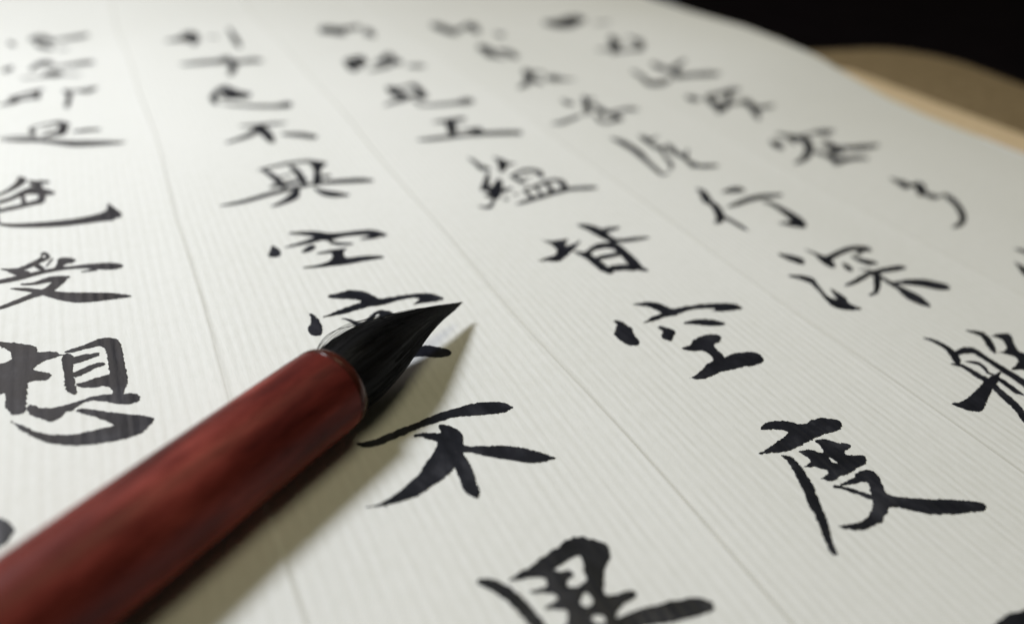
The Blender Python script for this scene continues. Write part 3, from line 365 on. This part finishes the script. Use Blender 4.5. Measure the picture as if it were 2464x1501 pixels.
    ('羅', '+129.8 159.9 129.8 158.4 130.1 157.3 131.1 157.2 132.3 157.5 133.1 158.2 133.6 159.1 133.1 160.9 131.4 161.9 130.5 161.1|+133.8 157.4 132.1 150.6 132.9 151.4 131.6 150.1 130.6 148.6 131 148.2 132.5 148.9 135.6 152.1 136.5 154.9 136.5 159.9 135.2 159.4|+135.4 158.9 144.3 160 147.1 160.6 147.9 161.4 148.2 162.2 147.5 162.8 146.4 163.2 142.3 162 136.7 160.9 135.7 159.8|+142.3 159.8 138.7 155.8 134.1 151.7 132.7 149.4 133.6 149.1 139 153.9 143.5 159.1 143.9 160.7|+137.8 152.3 140 152.9 141.7 153 141.9 151.9 141.1 149.2 137.6 142.6 137.9 142 139.5 143.3 143.8 149.5 144.8 151.8 145 153.5 144.5 154.5 143.3 154.9 141.2 154.5 138.8 153.9 138 153|+142 148.4 145.2 148.4 148.5 149.1 149.4 149.8 149.7 150.5 146.9 150.7 143.5 150.3 142.4 149.4|+145.9 155.2 144 155.9 142.8 154.8 142.2 153.6 144.3 153.3 145.4 154.2'),
    ('蜜', '+129.95 129.19 129.09 127.42 128.51 125.95 128.74 125.13 129.23 124.49 130.15 124.85 131.19 126.06 132.01 127.79 132.48 129.28 131.89 129.85 130.95 130.07 130.44 129.82|+135.16 133 135.55 131.34 136.03 129.86 136.92 129.07 137.52 128.32 137.31 127.05 136.74 125.91 135.97 124.79 135.03 123.63 133.72 122.37 131.97 120.92 129.89 119.48 127.93 118.29 126.95 117.74 126.26 117.42 125.96 117.16 125.89 116.95 126.28 116.82 127.02 116.87 128.65 117.31 130.93 118.29 133.71 120.16 136.75 122.75 139.5 125.84 141.35 128.76 141.47 130.47 140.67 131.31 139.6 131.81 138.42 132.25 137.32 133.07 136.2 134.02 135.6 133.64|+135.59 129.68 134.34 126.68 135.09 126.77 136.3 127.97 137.59 131.02 136.82 130.92|+139.2 129.8 142.1 130.8 144.5 131.5 145.8 129.6 147.9 130 150.5 130.8 151.4 131.5 151.8 132.2 150.6 132.9 149.2 133.2 147.5 133 140.2 131.2 139.4 130.4|+140.55 124.13 141.1 123.82 141.21 123.38 140.38 121.65 139.54 119.56 140.17 118.86 141.19 118.86 142.84 119.91 143.85 121.36 143.72 122.03 143.75 122.66 144.36 124.3 144.83 126.23 143.74 126.55 142.36 126.15 141.04 125.12|+143.35 122.49 144.1 121.41 145.14 120.48 146.89 119.91 149.03 119.72 151.43 120.09 153.96 120.7 154.91 121.39 155.26 122.03 151.77 122.48 147.49 122.76 145.87 123.08 144.38 123.46 143.74 123.05|+137.72 119.65 135.64 116.74 134.32 114.09 136.14 114.15 138.33 115.03 140.18 115.19 141.97 115.16 143.27 114.99 144.45 114.73 145.2 115.19 145.64 115.81 144.93 116.52 143.96 117.12 142.3 117.39 140.41 117.45 137.93 116.97 138.55 118.22 140.01 120.68 139.4 120.98|+135.19 120.66 135.7 119.87 136.04 119.01 135.9 117.77 135.6 116.37 136.32 116.57 137.24 117.49 137.75 119.1 138.07 120.63 137.72 121.66 137.17 122.47 136.02 121.79'),
    ('多', '+140.42 105.18 139.94 102.95 139.34 101.53 138.93 100.36 139.27 100.05 139.85 100.02 140.8 100.34 141.77 101.28 142.4 102.12 142.79 102.92 142.46 103.62 141.89 104.29 140.94 105.56 140.67 105.45|+140.21 100.35 141.53 100.48 142.18 100.29 141.5 99.48 140.26 98.42 138.85 96.52 140.09 96.27 141.63 96.91 142.79 97.7 143.11 98.39 142.86 98.84 143.16 98.89 143.52 98.82 145.17 100.51 145.54 101.94 144.58 102.35 142.76 101.83 140.85 101.09 140.28 100.65|+140.61 96.56 140.27 95.5 140.21 94.65 140.87 94.42 142.03 94.59 145.38 95.55 145.84 95.89 145.88 96.12 144.26 95.72 143.04 95.55 142.93 96.03 143 96.62 142.5 97.02 141.86 97.41 141.2 97.16|+143.96 94.94 142.42 91.75 141.65 90.48 140.56 89.11 139.39 87.81 138.42 86.84 137.67 86.2 136.92 85.69 135.95 85.15 134.52 84.58 132.86 84.01 132.53 83.79 132.48 83.61 133.56 83.53 134.88 83.66 136.64 84.38 138.54 85.54 140.24 86.91 141.64 88.32 142.96 89.87 144.15 91.47 145.14 93.01 145.8 94.38 145.81 95.26 145.57 95.91 144.8 95.68'),
    ('心', '+136.09 73.84 136.36 73.13 136.33 71.61 136.81 71.69 137.38 72.1 137.6 72.63 137.74 73.12 137.66 73.49 137.4 73.76 136.95 73.94 136.43 74.07 136.22 73.98|+131.42 70.52 131.65 69.69 131.52 68.82 131.23 67.72 129.43 66.23 128.49 66.66 128.83 67.43 130.25 69.06|+130.78 66.97 129.94 65.74 129.48 64.55 130.08 63.42 131.37 62.8 133.33 63.49 134.95 64.48 135.05 64.59 134.91 64.59 133.46 63.97 132.66 63.79 131.55 64.31 130.75 65.2 131.03 66.16 131.7 67.28 131.36 67.32'),
    ('色', '+-13.3 144.2 -12.2 143.4 -12 141.8 -12.8 140.1 -13.8 138.6 -15 137.4 -16.1 136.4 -16.1 137.1 -14.7 139.1 -13.7 141.4 -13.3 142.9|+-11.8 141.2 -11.2 139 -11.2 138.2 -11.1 139.7 -11 140 -12.7 138.2 -14.3 135.9 -16.1 134.7 -16.2 134.1 -16 133.5 -14.1 134.5 -12.4 136.3 -11.8 136.5 -11.3 136.4 -10.7 136 -9.8 136.7 -9.9 140 -10.5 141.3 -11.1 141.9 -11.7 142.2 -11.8 141.9|+-10.5 140.3 -9 140.2 -8.8 140.7 -9 141.3 -10.5 141.9 -10.7 141.2|+-10.7 137 -9.2 135.5 -8.6 135.5 -8.2 135.7 -8.1 136.3 -9 137.7 -10.6 139 -10.9 138.2|+-10.5 136.6 -10.4 134.7 -10.6 134.1 -10.7 133 -10.3 132.3 -10 132.4 -9.5 133.4 -9.4 136.5 -10 137.6|+-12.8 136.2 -12.7 133.6 -12.5 132.7 -12.3 132 -12.1 131.9 -12 132.4 -12.3 136.2 -12.6 136.7|+-15.7 130.5 -13.8 131 -11.8 131.9 -10.1 132.4 -9.9 133.5 -10.2 134.4 -11.9 133.3 -15.8 131.7 -15.9 131.1|+-15.82 132.87 -15.94 131.22 -16 129.57 -15.86 128.11 -15.66 126.85 -15.42 126.6 -15.3 127.11 -15.6 129.46 -15.49 132.54 -15.64 133.02|+-15.48 126.2 -14.83 125.67 -14.02 125.15 -12.76 124.67 -11.29 124.25 -9.7 123.91 -8.04 123.68 -6.33 123.66 -4.7 123.75 -2.11 124.05 -1.31 123.96 -0.66 123.8 -0.13 126.3 -0.82 128.37 -1.44 127.66 -2.2 127 -3.36 126.43 -4.75 125.99 -6.37 125.76 -8.07 125.68 -9.73 125.68 -11.32 125.79 -12.79 125.97 -14.03 126.24 -14.81 126.62 -15.46 127.05 -15.58 126.71|+-1.09 130.46 -0.23 128.53 0.87 125.28 -0.5 124.37 -2.21 124.39 -2.14 125.74 -1.36 127.4'),
    ('受', '+-10.05 114.35 -9.59 114.02 -9.67 115.22 -10.47 114.11 -11.04 113.5 -12.24 112.39 -12.88 112.02 -13.75 112.14 -14.74 112.45 -14.78 112.32 -14.74 112.16 -13.75 111.42 -12.81 110.92 -12.05 111.18 -10.23 112.87 -9.53 113.33 -8.9 114.17 -9.5 115.9 -10.04 115.89 -10.26 115.18|+-13.91 111.28 -13.33 110.5 -12.73 109.84 -12.12 109.57 -11.53 109.46 -11.32 110.08 -11.52 110.88 -13.82 112.29 -14.01 111.93|+-10.91 111.77 -10.01 110.48 -9.77 110.73 -9.81 111.4 -10.68 112.86 -10.96 112.57|+-9.55 111.27 -8.69 113.61 -8.72 113.89 -8.83 113.93 -9.67 111.53 -9.64 111.31|+-8.15 113.59 -7.16 113.67 -5.8 112.5 -6.44 111.74 -7.2 111.79 -7.82 110.86 -8.43 110.31 -8.72 110.76 -8.26 111.73|+-15 108.28 -13.79 108.44 -12.6 108.66 -10.45 109.53 -9.34 109.81 -8.26 109.99 -7.27 110.05 -6.32 110 -5.39 109.83 -4.52 109.58 -3.04 108.85 -2.24 108.58 -1.51 108.45 -0.99 108.6 -0.55 108.84 -0.42 109.19 -0.52 109.58 -0.93 109.96 -1.41 110.3 -2.14 110.53 -2.94 110.69 -4.49 110.87 -6.33 110.81 -8.3 110.9 -9.41 110.77 -10.55 110.54 -12.73 109.9 -15.12 109.33 -15.2 108.78|+-5.47 108.71 -3.63 108.67 -3.54 109.04 -3.65 109.4 -5.48 109 -5.51 108.85|+-12.35 107.24 -11.64 106.99 -10.9 106.83 -9.43 107.07 -8.29 106.97 -7.61 107.23 -6.91 107.59 -6.85 107.87 -6.93 108.13 -8.35 108.56 -8.94 108.61 -9.55 108.47 -10.96 107.52 -11.65 107.52 -12.36 107.65 -12.42 107.46|+-7.57 108.15 -8.15 107.82 -8.74 107.33 -9.52 105.79 -10.23 105.28 -11.15 104.76 -13.33 103.25 -15.15 102.08 -15.18 101.76 -15.06 101.52 -13.17 102.31 -10.98 103.62 -9.22 104.19 -8.64 104.86 -8.25 105.51 -7.32 106.83 -7.26 107.67|+-13.54 106.49 -11.93 105.54 -11.03 104.85 -10.14 104.07 -8.48 102.4 -7.56 101.66 -6.63 101.06 -5.77 100.74 -4.89 100.57 -3.81 100.49 -1.88 100.47 -0.11 100.52 -0.06 100.64 -0.09 100.78 -1.08 101.46 -1.8 101.87 -2.67 102.28 -4.84 103.03 -6.51 103.49 -7.4 103.86 -8.31 104.3 -10.97 105.9 -11.9 106.37 -12.74 106.61 -13.54 106.76 -13.58 106.64'),
    ('想', '+-14.68 94.28 -13.51 93.76 -12.5 93.33 -11.32 92.48 -10.65 91.72 -10.81 90.71 -9.82 90.63 -8.65 90.24 -8.32 89.51 -8.91 89.1 -9.83 88.8 -10.73 88.26 -11.05 87.28 -10.32 86.7 -9.36 86.03 -9.29 85.52 -9.77 84.87 -10.41 85.09 -11.36 85.26 -11.51 84.68 -11.57 83.14 -11.63 81.04 -11.62 79.86 -12.14 79.61 -12.66 79.65 -13.2 80.57 -13.52 81.42 -13.47 82.59 -13.49 83.2 -13.66 83.87 -14.03 83.7 -14.63 83.61 -14.66 84.22 -14.43 86.66 -15.08 87.53 -15.34 88.27 -14.99 89.13 -14.21 89.54 -13.41 89.77 -13.02 90.32 -13.22 91.96 -13.81 92.51 -14.15 93.16 -14.58 93.67|+-7.98 89.92 -6.78 90.32 -5.46 90.97 -4.75 91.28 -4.02 91.69 -2.97 91.44 -2.13 90.6 -2.1 88.56 -2 86.22 -1.93 83.63 -1.85 82.44 -2.23 80.8 -2.48 79.62 -3.43 79.96 -3.42 80.74 -3.81 81.67 -4.37 82.02 -5.19 81.91 -6.22 82.28 -7.01 82.95 -6.91 83.31 -6.19 83.14 -5.19 83.6 -4.27 83.78 -3.52 83.85 -3.59 85.55 -3.53 87.97 -3.86 89.88 -4.63 90.14 -5.94 89.86 -7.39 89.63|+-8.16 89.19 -7.65 89.63 -6.99 88.79 -7.01 88.45 -7.22 86.8 -7.1 85.09 -7.06 83.77 -6.94 82.61 -6.89 81.49 -7.22 81.14 -7.83 82.13 -7.99 83.77 -8.02 86.23 -8.15 87.63|+-8.84 89.42 -8.25 89.27 -7.83 89.08 -7.77 89.23 -7.82 89.43 -8.24 89.51 -8.81 89.94 -8.91 89.72|+-7.19 87.08 -5.29 87.74 -4.41 87.92 -4.3 88.28 -4.43 88.63 -5.35 88.71 -6.41 88.7 -7.36 88.45 -7.5 87.69|+-7.05 84.43 -6.36 84.71 -5.34 85.35 -3.92 85.97 -3.86 86.19 -3.94 86.4 -4.25 86.54 -4.61 86.61 -5.03 86.53 -5.5 86.34 -6.53 85.68 -7.17 85.59 -7.3 84.97|+-11.48 80.84 -10.95 80.72 -10.57 80.36 -10.26 79.89 -9.27 79.54 -8.35 79.58 -7.65 79.77 -6.31 80.05 -5.5 80.31 -4.7 80.26 -3.43 80.04 -2.47 79.7 -1.41 79.56 -0.92 78.61 -1.07 77.82 -1.97 77.76 -2.91 78.02 -3.98 78.85 -5.3 79.62 -5.93 79.69 -7.13 78.99 -7.22 78.43 -7.99 78.56 -8.39 77.83 -9.15 77.25 -9.75 77.54 -10.42 78.28 -11.47 79.52|+-12.86 78.52 -12.41 78 -11.52 76.99 -10.49 75.79 -9.33 75.03 -8.01 74.48 -6.52 74.35 -5.01 74.42 -3.7 74.5 -3.97 75.03 -4.77 76.1 -6.02 77.35 -7.07 78.23 -6.98 78.72 -5.61 78 -4.09 77.02 -2.19 75.9 -0.66 75.13 0.06 74.36 -0.32 73.64 -1.14 72.53 -2.09 72.18 -3.62 72.13 -5.5 72.15 -7.32 72.62 -8.77 73.35 -10.2 74.47 -11.44 76 -12.4 77.58'),
    ('行', '+-14.82 64.95 -14.05 64.98 -13.46 64.59 -12.87 63.96 -12.36 62.89 -12.31 62.39 -12.72 61.62 -13.35 60.96 -14.43 60.19 -15.34 60.26 -15.1 62.85'),
    ('異', '+25.02 41.87 25.71 42.08 26.58 42.45 27.62 42.53 28.71 43.09 30.18 43.52 31.11 43.68 31.75 44.08 32.66 44.18 33.47 44.07 34.08 43.63 34.65 42.95 35.23 42.46 35.17 41.83 34.82 41.07 34.12 40.46 33.44 39.86 32.5 38.31 32.08 37.78 32.21 37.16 33.26 37.2 34.34 37.11 34.78 36.82 34.62 36.42 33.83 36.16 32.87 36.1 32.29 35.66 31.61 35.06 33.44 35.09 35.42 34.96 37.41 34.79 39.24 34.35 40.28 33.7 40.33 32.99 39.79 32.64 38.48 32.61 36.14 33.01 34.31 33.32 32.5 33.63 30.77 34.01 28.18 34.54 26.55 34.99 26.93 35.67 27.7 36.21 28.14 37 28.1 37.46 27.38 37.74 26.57 38.02 26.76 38.21 27.73 38.38 28.25 38.63 28.18 39.22 27.45 39.51 26.4 39.93 26.33 40.19 27.35 40.07 28.05 40.09 28.06 40.67 28.18 41.1 27.44 41.39 26.18 41.65|-28.97 41.63 30.31 41.84 32.11 42.26 32.27 41.81 32.01 41.17 31.6 40.1 31.57 39.51 30.65 39.17 29.83 39.14 29.53 39.5 29.66 39.92 30.4 40.34 30.73 40.57 30.54 40.95 29.53 41.16|-30.73 38.43 30.93 37.9 30.9 37.34 30.2 36.83 29.69 36.98 29.63 37.73|-30.68 35.98 30.9 35.34 30.63 34.91 29.95 35.08 29.6 35.65 29.94 36.06|+22.51 42.59 22.84 42.01 23.55 41.08 24.05 40.01 24.55 37.79 24.74 36.34 24.88 35.76 25.15 35.34 25.45 35 25.76 34.97 25.95 35.27 25.92 36.2 25.71 38.21 25.49 39.33 25.09 40.64 24.78 41.28 24.4 41.88 23.91 42.39 23.45 42.77 22.82 43.03 22.55 42.91|+27.26 36.05 26.69 35.42 26.15 34.91 25.31 34.61 24.31 34.38 24.17 34.2 24.28 34.03 25.27 33.92 26.32 33.91 27.3 34.26 28.14 34.67 28.26 35.78|+29.53 34.08 31.01 31.73 31.57 31.75 31.85 32.25 30.54 34.75 29.86 34.71'),
]

def chaikin(p):
    n = len(p); out = []
    for i in range(n):
        a, b, c = p[i - 1], p[i], p[(i + 1) % n]
        u, v = a - b, c - b
        cs = (u @ v) / (np.linalg.norm(u) * np.linalg.norm(v) + 1e-12)
        if cs > 0.35:                           # a sharp tip stays sharp
            out.append(b)
        else:
            out.append(b + 0.25 * u); out.append(b + 0.25 * v)
    return np.array(out)

def signed_distance(P, X, Y):
    Q = np.roll(P, -1, 0)
    best = np.full(X.shape, 1e9); inside = np.zeros(X.shape, bool)
    for (x1, y1), (x2, y2) in zip(P, Q):
        dx, dy = x2 - x1, y2 - y1
        t = np.clip(((X - x1) * dx + (Y - y1) * dy) / (dx * dx + dy * dy + 1e-12), 0, 1)
        best = np.minimum(best, (X - x1 - t * dx) ** 2 + (Y - y1 - t * dy) ** 2)
        if y1 != y2:
            hit = ((y1 > Y) != (y2 > Y)) & (X < (x2 - x1) * (Y - y1) / (y2 - y1) + x1)
            inside ^= hit
    d = np.sqrt(best)
    return np.where(inside, -d, d)

def lattice_noise(shape, step, rng):
    h, w = shape
    gy, gx = np.arange(h) / step, np.arange(w) / step
    R = rng.random((int(gy[-1]) + 2, int(gx[-1]) + 2))
    iy, ix = gy.astype(int), gx.astype(int)
    fy = (gy - iy)[:, None]; fx = (gx - ix)[None, :]
    a = R[iy][:, ix]; b = R[iy][:, ix + 1]; c = R[iy + 1][:, ix]; d = R[iy + 1][:, ix + 1]
    return (a * (1 - fx) + b * fx) * (1 - fy) + (c * (1 - fx) + d * fx) * fy - 0.5

def ink_mesh(name, spec, seed):
    rng = np.random.default_rng(seed)
    polys = []
    for part in spec.split('|'):
        p = np.array(part[1:].split(), float).reshape(-1, 2)
        keep = np.linalg.norm(p - np.roll(p, 1, 0), axis=1) > 1e-4
        p = chaikin(chaikin(p[keep]))
        polys.append((part[0], p))
    allp = np.concatenate([p for _, p in polys])
    lo, hi = allp.min(0) - 0.6, allp.max(0) + 0.6
    ymean = allp[:, 1].mean()
    g = 0.10 if ymean < 95 else (0.14 if ymean < 145 else 0.22)
    xs = np.arange(lo[0], hi[0], g); ys = np.arange(lo[1], hi[1], g)
    D = np.full((len(ys), len(xs)), 9.0)
    for sign, p in polys:
        a, b = p.min(0) - 0.5, p.max(0) + 0.5
        i0, i1 = np.searchsorted(xs, [a[0], b[0]]); j0, j1 = np.searchsorted(ys, [a[1], b[1]])
        X, Y = np.meshgrid(xs[i0:i1], ys[j0:j1])
        sd = signed_distance(p, X, Y)
        W = D[j0:j1, i0:i1]
        D[j0:j1, i0:i1] = np.minimum(W, sd) if sign == '+' else np.maximum(W, -sd)
    # the paper's fibres feather the outline
    k = 1.0 if g < 0.12 else 0.45
    D = D - 0.03 + k * (0.19 * lattice_noise(D.shape, 0.42 / g, rng) + 0.20 * lattice_noise(D.shape, max(1.0, 0.13 / g), rng))
    D[np.abs(D) < 1e-6] = 1e-6
    ny, nx = D.shape
    ins = D < 0
    cnt = ins[:-1, :-1].astype(int) + ins[:-1, 1:] + ins[1:, 1:] + ins[1:, :-1]
    vid, verts, faces = {}, [], []
    def node(j, i):
        k = (j, i)
        if k not in vid:
            vid[k] = len(verts); verts.append((xs[i], ys[j]))
        return vid[k]
    def edge(j, i, jj, ii):
        k = (j, i, jj, ii) if (j, i) < (jj, ii) else (jj, ii, j, i)
        if k not in vid:
            a, b = D[j, i], D[jj, ii]; t = a / (a - b)
            vid[k] = len(verts)
            verts.append((xs[i] + (xs[ii] - xs[i]) * t, ys[j] + (ys[jj] - ys[j]) * t))
        return vid[k]
    for j, i in zip(*np.nonzero(cnt)):
        c = ((j, i), (j, i + 1), (j + 1, i + 1), (j + 1, i))
        if cnt[j, i] == 4:
            faces.append([node(*q) for q in c]); continue
        f = []
        for k in range(4):
            p, q = c[k], c[(k + 1) % 4]
            if ins[p]: f.append(node(*p))
            if ins[p] != ins[q]: f.append(edge(*p, *q))
        faces.append(f)
    V = np.array(verts)
    Z = paper_height(V[:, 0], V[:, 1]) + 0.045
    return mesh_from(name, (np.column_stack([V, Z]) * MM).tolist(), faces, True)

for k, (glyph, spec) in enumerate(INK):
    o = link('ink_character', ink_mesh('ink_character', spec, 100 + k), M_INK, paper)
    o['label'] = 'black brushed ink character ' + glyph + ' on the white paper'

# ------------------------------------------------------------------ brush
R_H = 4.59                                      # handle radius, mm
brush = bpy.data.objects.new('writing_brush', None)
brush.empty_display_size = 0.01
col.objects.link(brush)
brush.location = (0.01522, 0.06627, 0.00018)
brush.rotation_euler = (0, 0, 0.6109)
tag(brush, 'writing brush with red wooden handle and black inked tip resting on the paper', 'brush')

def lathe(name, prof, mat, parent, seg=96, axis_z=R_H, wob=None):
    verts, faces = [], []
    n = len(prof)
    for t, r in prof:
        for k in range(seg):
            a = 2 * math.pi * k / seg
            rr = r * (1 + (wob(t, a) if wob else 0))
            verts.append((t * MM, rr * math.cos(a) * MM, (axis_z + rr * math.sin(a)) * MM))
    for j in range(n - 1):
        for k in range(seg):
            k2 = (k + 1) % seg
            faces.append((j * seg + k, j * seg + k2, (j + 1) * seg + k2, (j + 1) * seg + k))
    return link(name, mesh_from(name, verts, faces), mat, parent)

prof = [(-166, 0.05), (-165.8, 1.6), (-165, 3.0), (-163, 3.9), (-158, 4.3), (-140, 4.5)]
prof += [(-120 + 6 * i, R_H) for i in range(20)]
prof += [(-2, R_H), (-0.7, 4.58), (0.6, 4.56), (1.0, 4.54)]
rim_prof = [(0.9, 4.40), (1.0, 4.58), (1.45, 4.56), (1.95, 4.44), (2.25, 4.22), (2.42, 3.98), (2.35, 3.82), (2.1, 3.76), (1.3, 3.74), (0.1, 3.72), (0.0, 0.05)]
handle = lathe('handle', prof, M_HANDLE, brush,
               wob=lambda t, a: 0.004 * math.sin(t / 13.0 + 1.3 * math.cos(a)) if -150 < t < 0 else 0.0)

rim = lathe('rim', rim_prof, M_RIM, handle)

TK = np.array([0.4, 2.0, 5.6, 10, 14, 18, 22, 25.5, 27.7])
ZK = np.array([4.59, 4.59, 4.62, 4.65, 4.5, 4.2, 3.6, 2.8, 2.37])
LK = np.array([0, 0, .07, .12, .15, .2, .26, .33, .38])
RK = np.array([3.55, 3.70, 3.95, 3.50, 2.60, 1.68, .94, .43, .04])

def smooth_interp(t, xs, ys):
    # cubic hermite through the knots
    m = np.gradient(ys, xs)
    i = int(np.clip(np.searchsorted(xs, t) - 1, 0, len(xs) - 2))
    hh = xs[i + 1] - xs[i]; u = (t - xs[i]) / hh
    return ((2*u**3 - 3*u*u + 1) * ys[i] + (u**3 - 2*u*u + u) * hh * m[i]
            + (-2*u**3 + 3*u*u) * ys[i + 1] + (u**3 - u*u) * hh * m[i + 1])

def head_frame(t):
    return smooth_interp(t, TK, LK), smooth_interp(t, TK, ZK), max(0.03, smooth_interp(t, TK, RK))

def head_point(t, a, k=1.0, lift=0.0):
    l, z, r = head_frame(t)
    r = r * k + lift
    return (t * MM, (l + r * math.cos(a)) * MM, max(0.05, z + r * (1 + 0.04 * min(1.0, max(0.0, (t - 8) / 9))) * math.sin(a)) * MM)

rnd = random.Random(7)
SEG = 180
groove = [rnd.uniform(-1, 1) for _ in range(SEG)]
groove = [0.5 * groove[i] + 0.3 * groove[i - 1] + 0.2 * groove[i - 2] for i in range(SEG)]
verts, faces = [], []
ts = [0.4 + (27.7 - 0.4) * (i / 69) for i in range(70)]
for t in ts:
    g = 0.022 * min(1.0, (t - 1) / 6)
    for k in range(SEG):
        a = 2 * math.pi * k / SEG
        verts.append(head_point(t, a, 1 + g * groove[k] + 0.012 * math.sin(5 * a + t * 0.12) * min(1, t / 10)))
for j in range(len(ts) - 1):
    for k in range(SEG):
        k2 = (k + 1) % SEG
        faces.append((j * SEG + k, j * SEG + k2, (j + 1) * SEG + k2, (j + 1) * SEG + k))
faces.append(tuple((len(ts) - 1) * SEG + k for k in range(SEG)))
head = link('bristle_head', mesh_from('bristle_head', verts, faces), M_HAIR, brush)

def hair_tube(path, r0, r1, V, F, sides=4):
    n0 = len(V)
    n = len(path)
    for i, p in enumerate(path):
        p = Vector(p)
        d = (Vector(path[min(i + 1, n - 1)]) - Vector(path[max(i - 1, 0)])).normalized()
        u = d.cross(Vector((0, 0, 1))).normalized(); w = d.cross(u)
        r = (r0 + (r1 - r0) * i / (n - 1)) * MM
        for s in range(sides):
            q = 2 * math.pi * s / sides
            V.append(tuple(p + u * (r * math.cos(q)) + w * (r * math.sin(q))))
    for i in range(n - 1):
        for s in range(sides):
            s2 = (s + 1) % sides
            F.append((n0 + i * sides + s, n0 + i * sides + s2, n0 + (i + 1) * sides + s2, n0 + (i + 1) * sides + s))

V, F = [], []
for k in range(520):                            # the outer layer of wet hair
    a = rnd.uniform(0, 2 * math.pi); t0 = rnd.uniform(1.5, 14); t1 = min(27.5, t0 + rnd.uniform(6, 16))
    tw = rnd.uniform(-0.12, 0.12); lf = rnd.uniform(-0.03, 0.035)
    path = [head_point(t0 + (t1 - t0) * i / 9, a + tw * i / 9, 1.0, lf) for i in range(10)]
    hair_tube(path, 0.045, 0.015, V, F)
wet = link('wet_hair', mesh_from('wet_hair', V, F), M_HAIR, head)
wet['kind'] = 'stuff'
for a, t0, t1, up, tw in ((0.70, 2.6, 12.5, 0.62, .10), (0.82, 3.0, 13.5, 0.42, .05), (0.60, 3.4, 10.5, 0.85, -.06),
                          (0.95, 3.2, 15.0, 0.30, .08), (0.55, 8.0, 17.5, 0.36, -.05), (0.75, 12.0, 21.0, 0.20, .04),
                          (1.30, 3.0, 12.0, 0.35, .10), (-0.60, 10.0, 20.0, 0.25, .05)):
    V, F = [], []
    path = []
    for i in range(19):
        u = i / 18
        path.append(head_point(t0 + (t1 - t0) * u, a + tw * math.sin(3 * u), 1.0, up * math.sin(math.pi * u) ** 0.8))
    hair_tube(path, 0.05, 0.025, V, F, 5)
    link('stray_hair', mesh_from('stray_hair', V, F), M_HAIR, head)
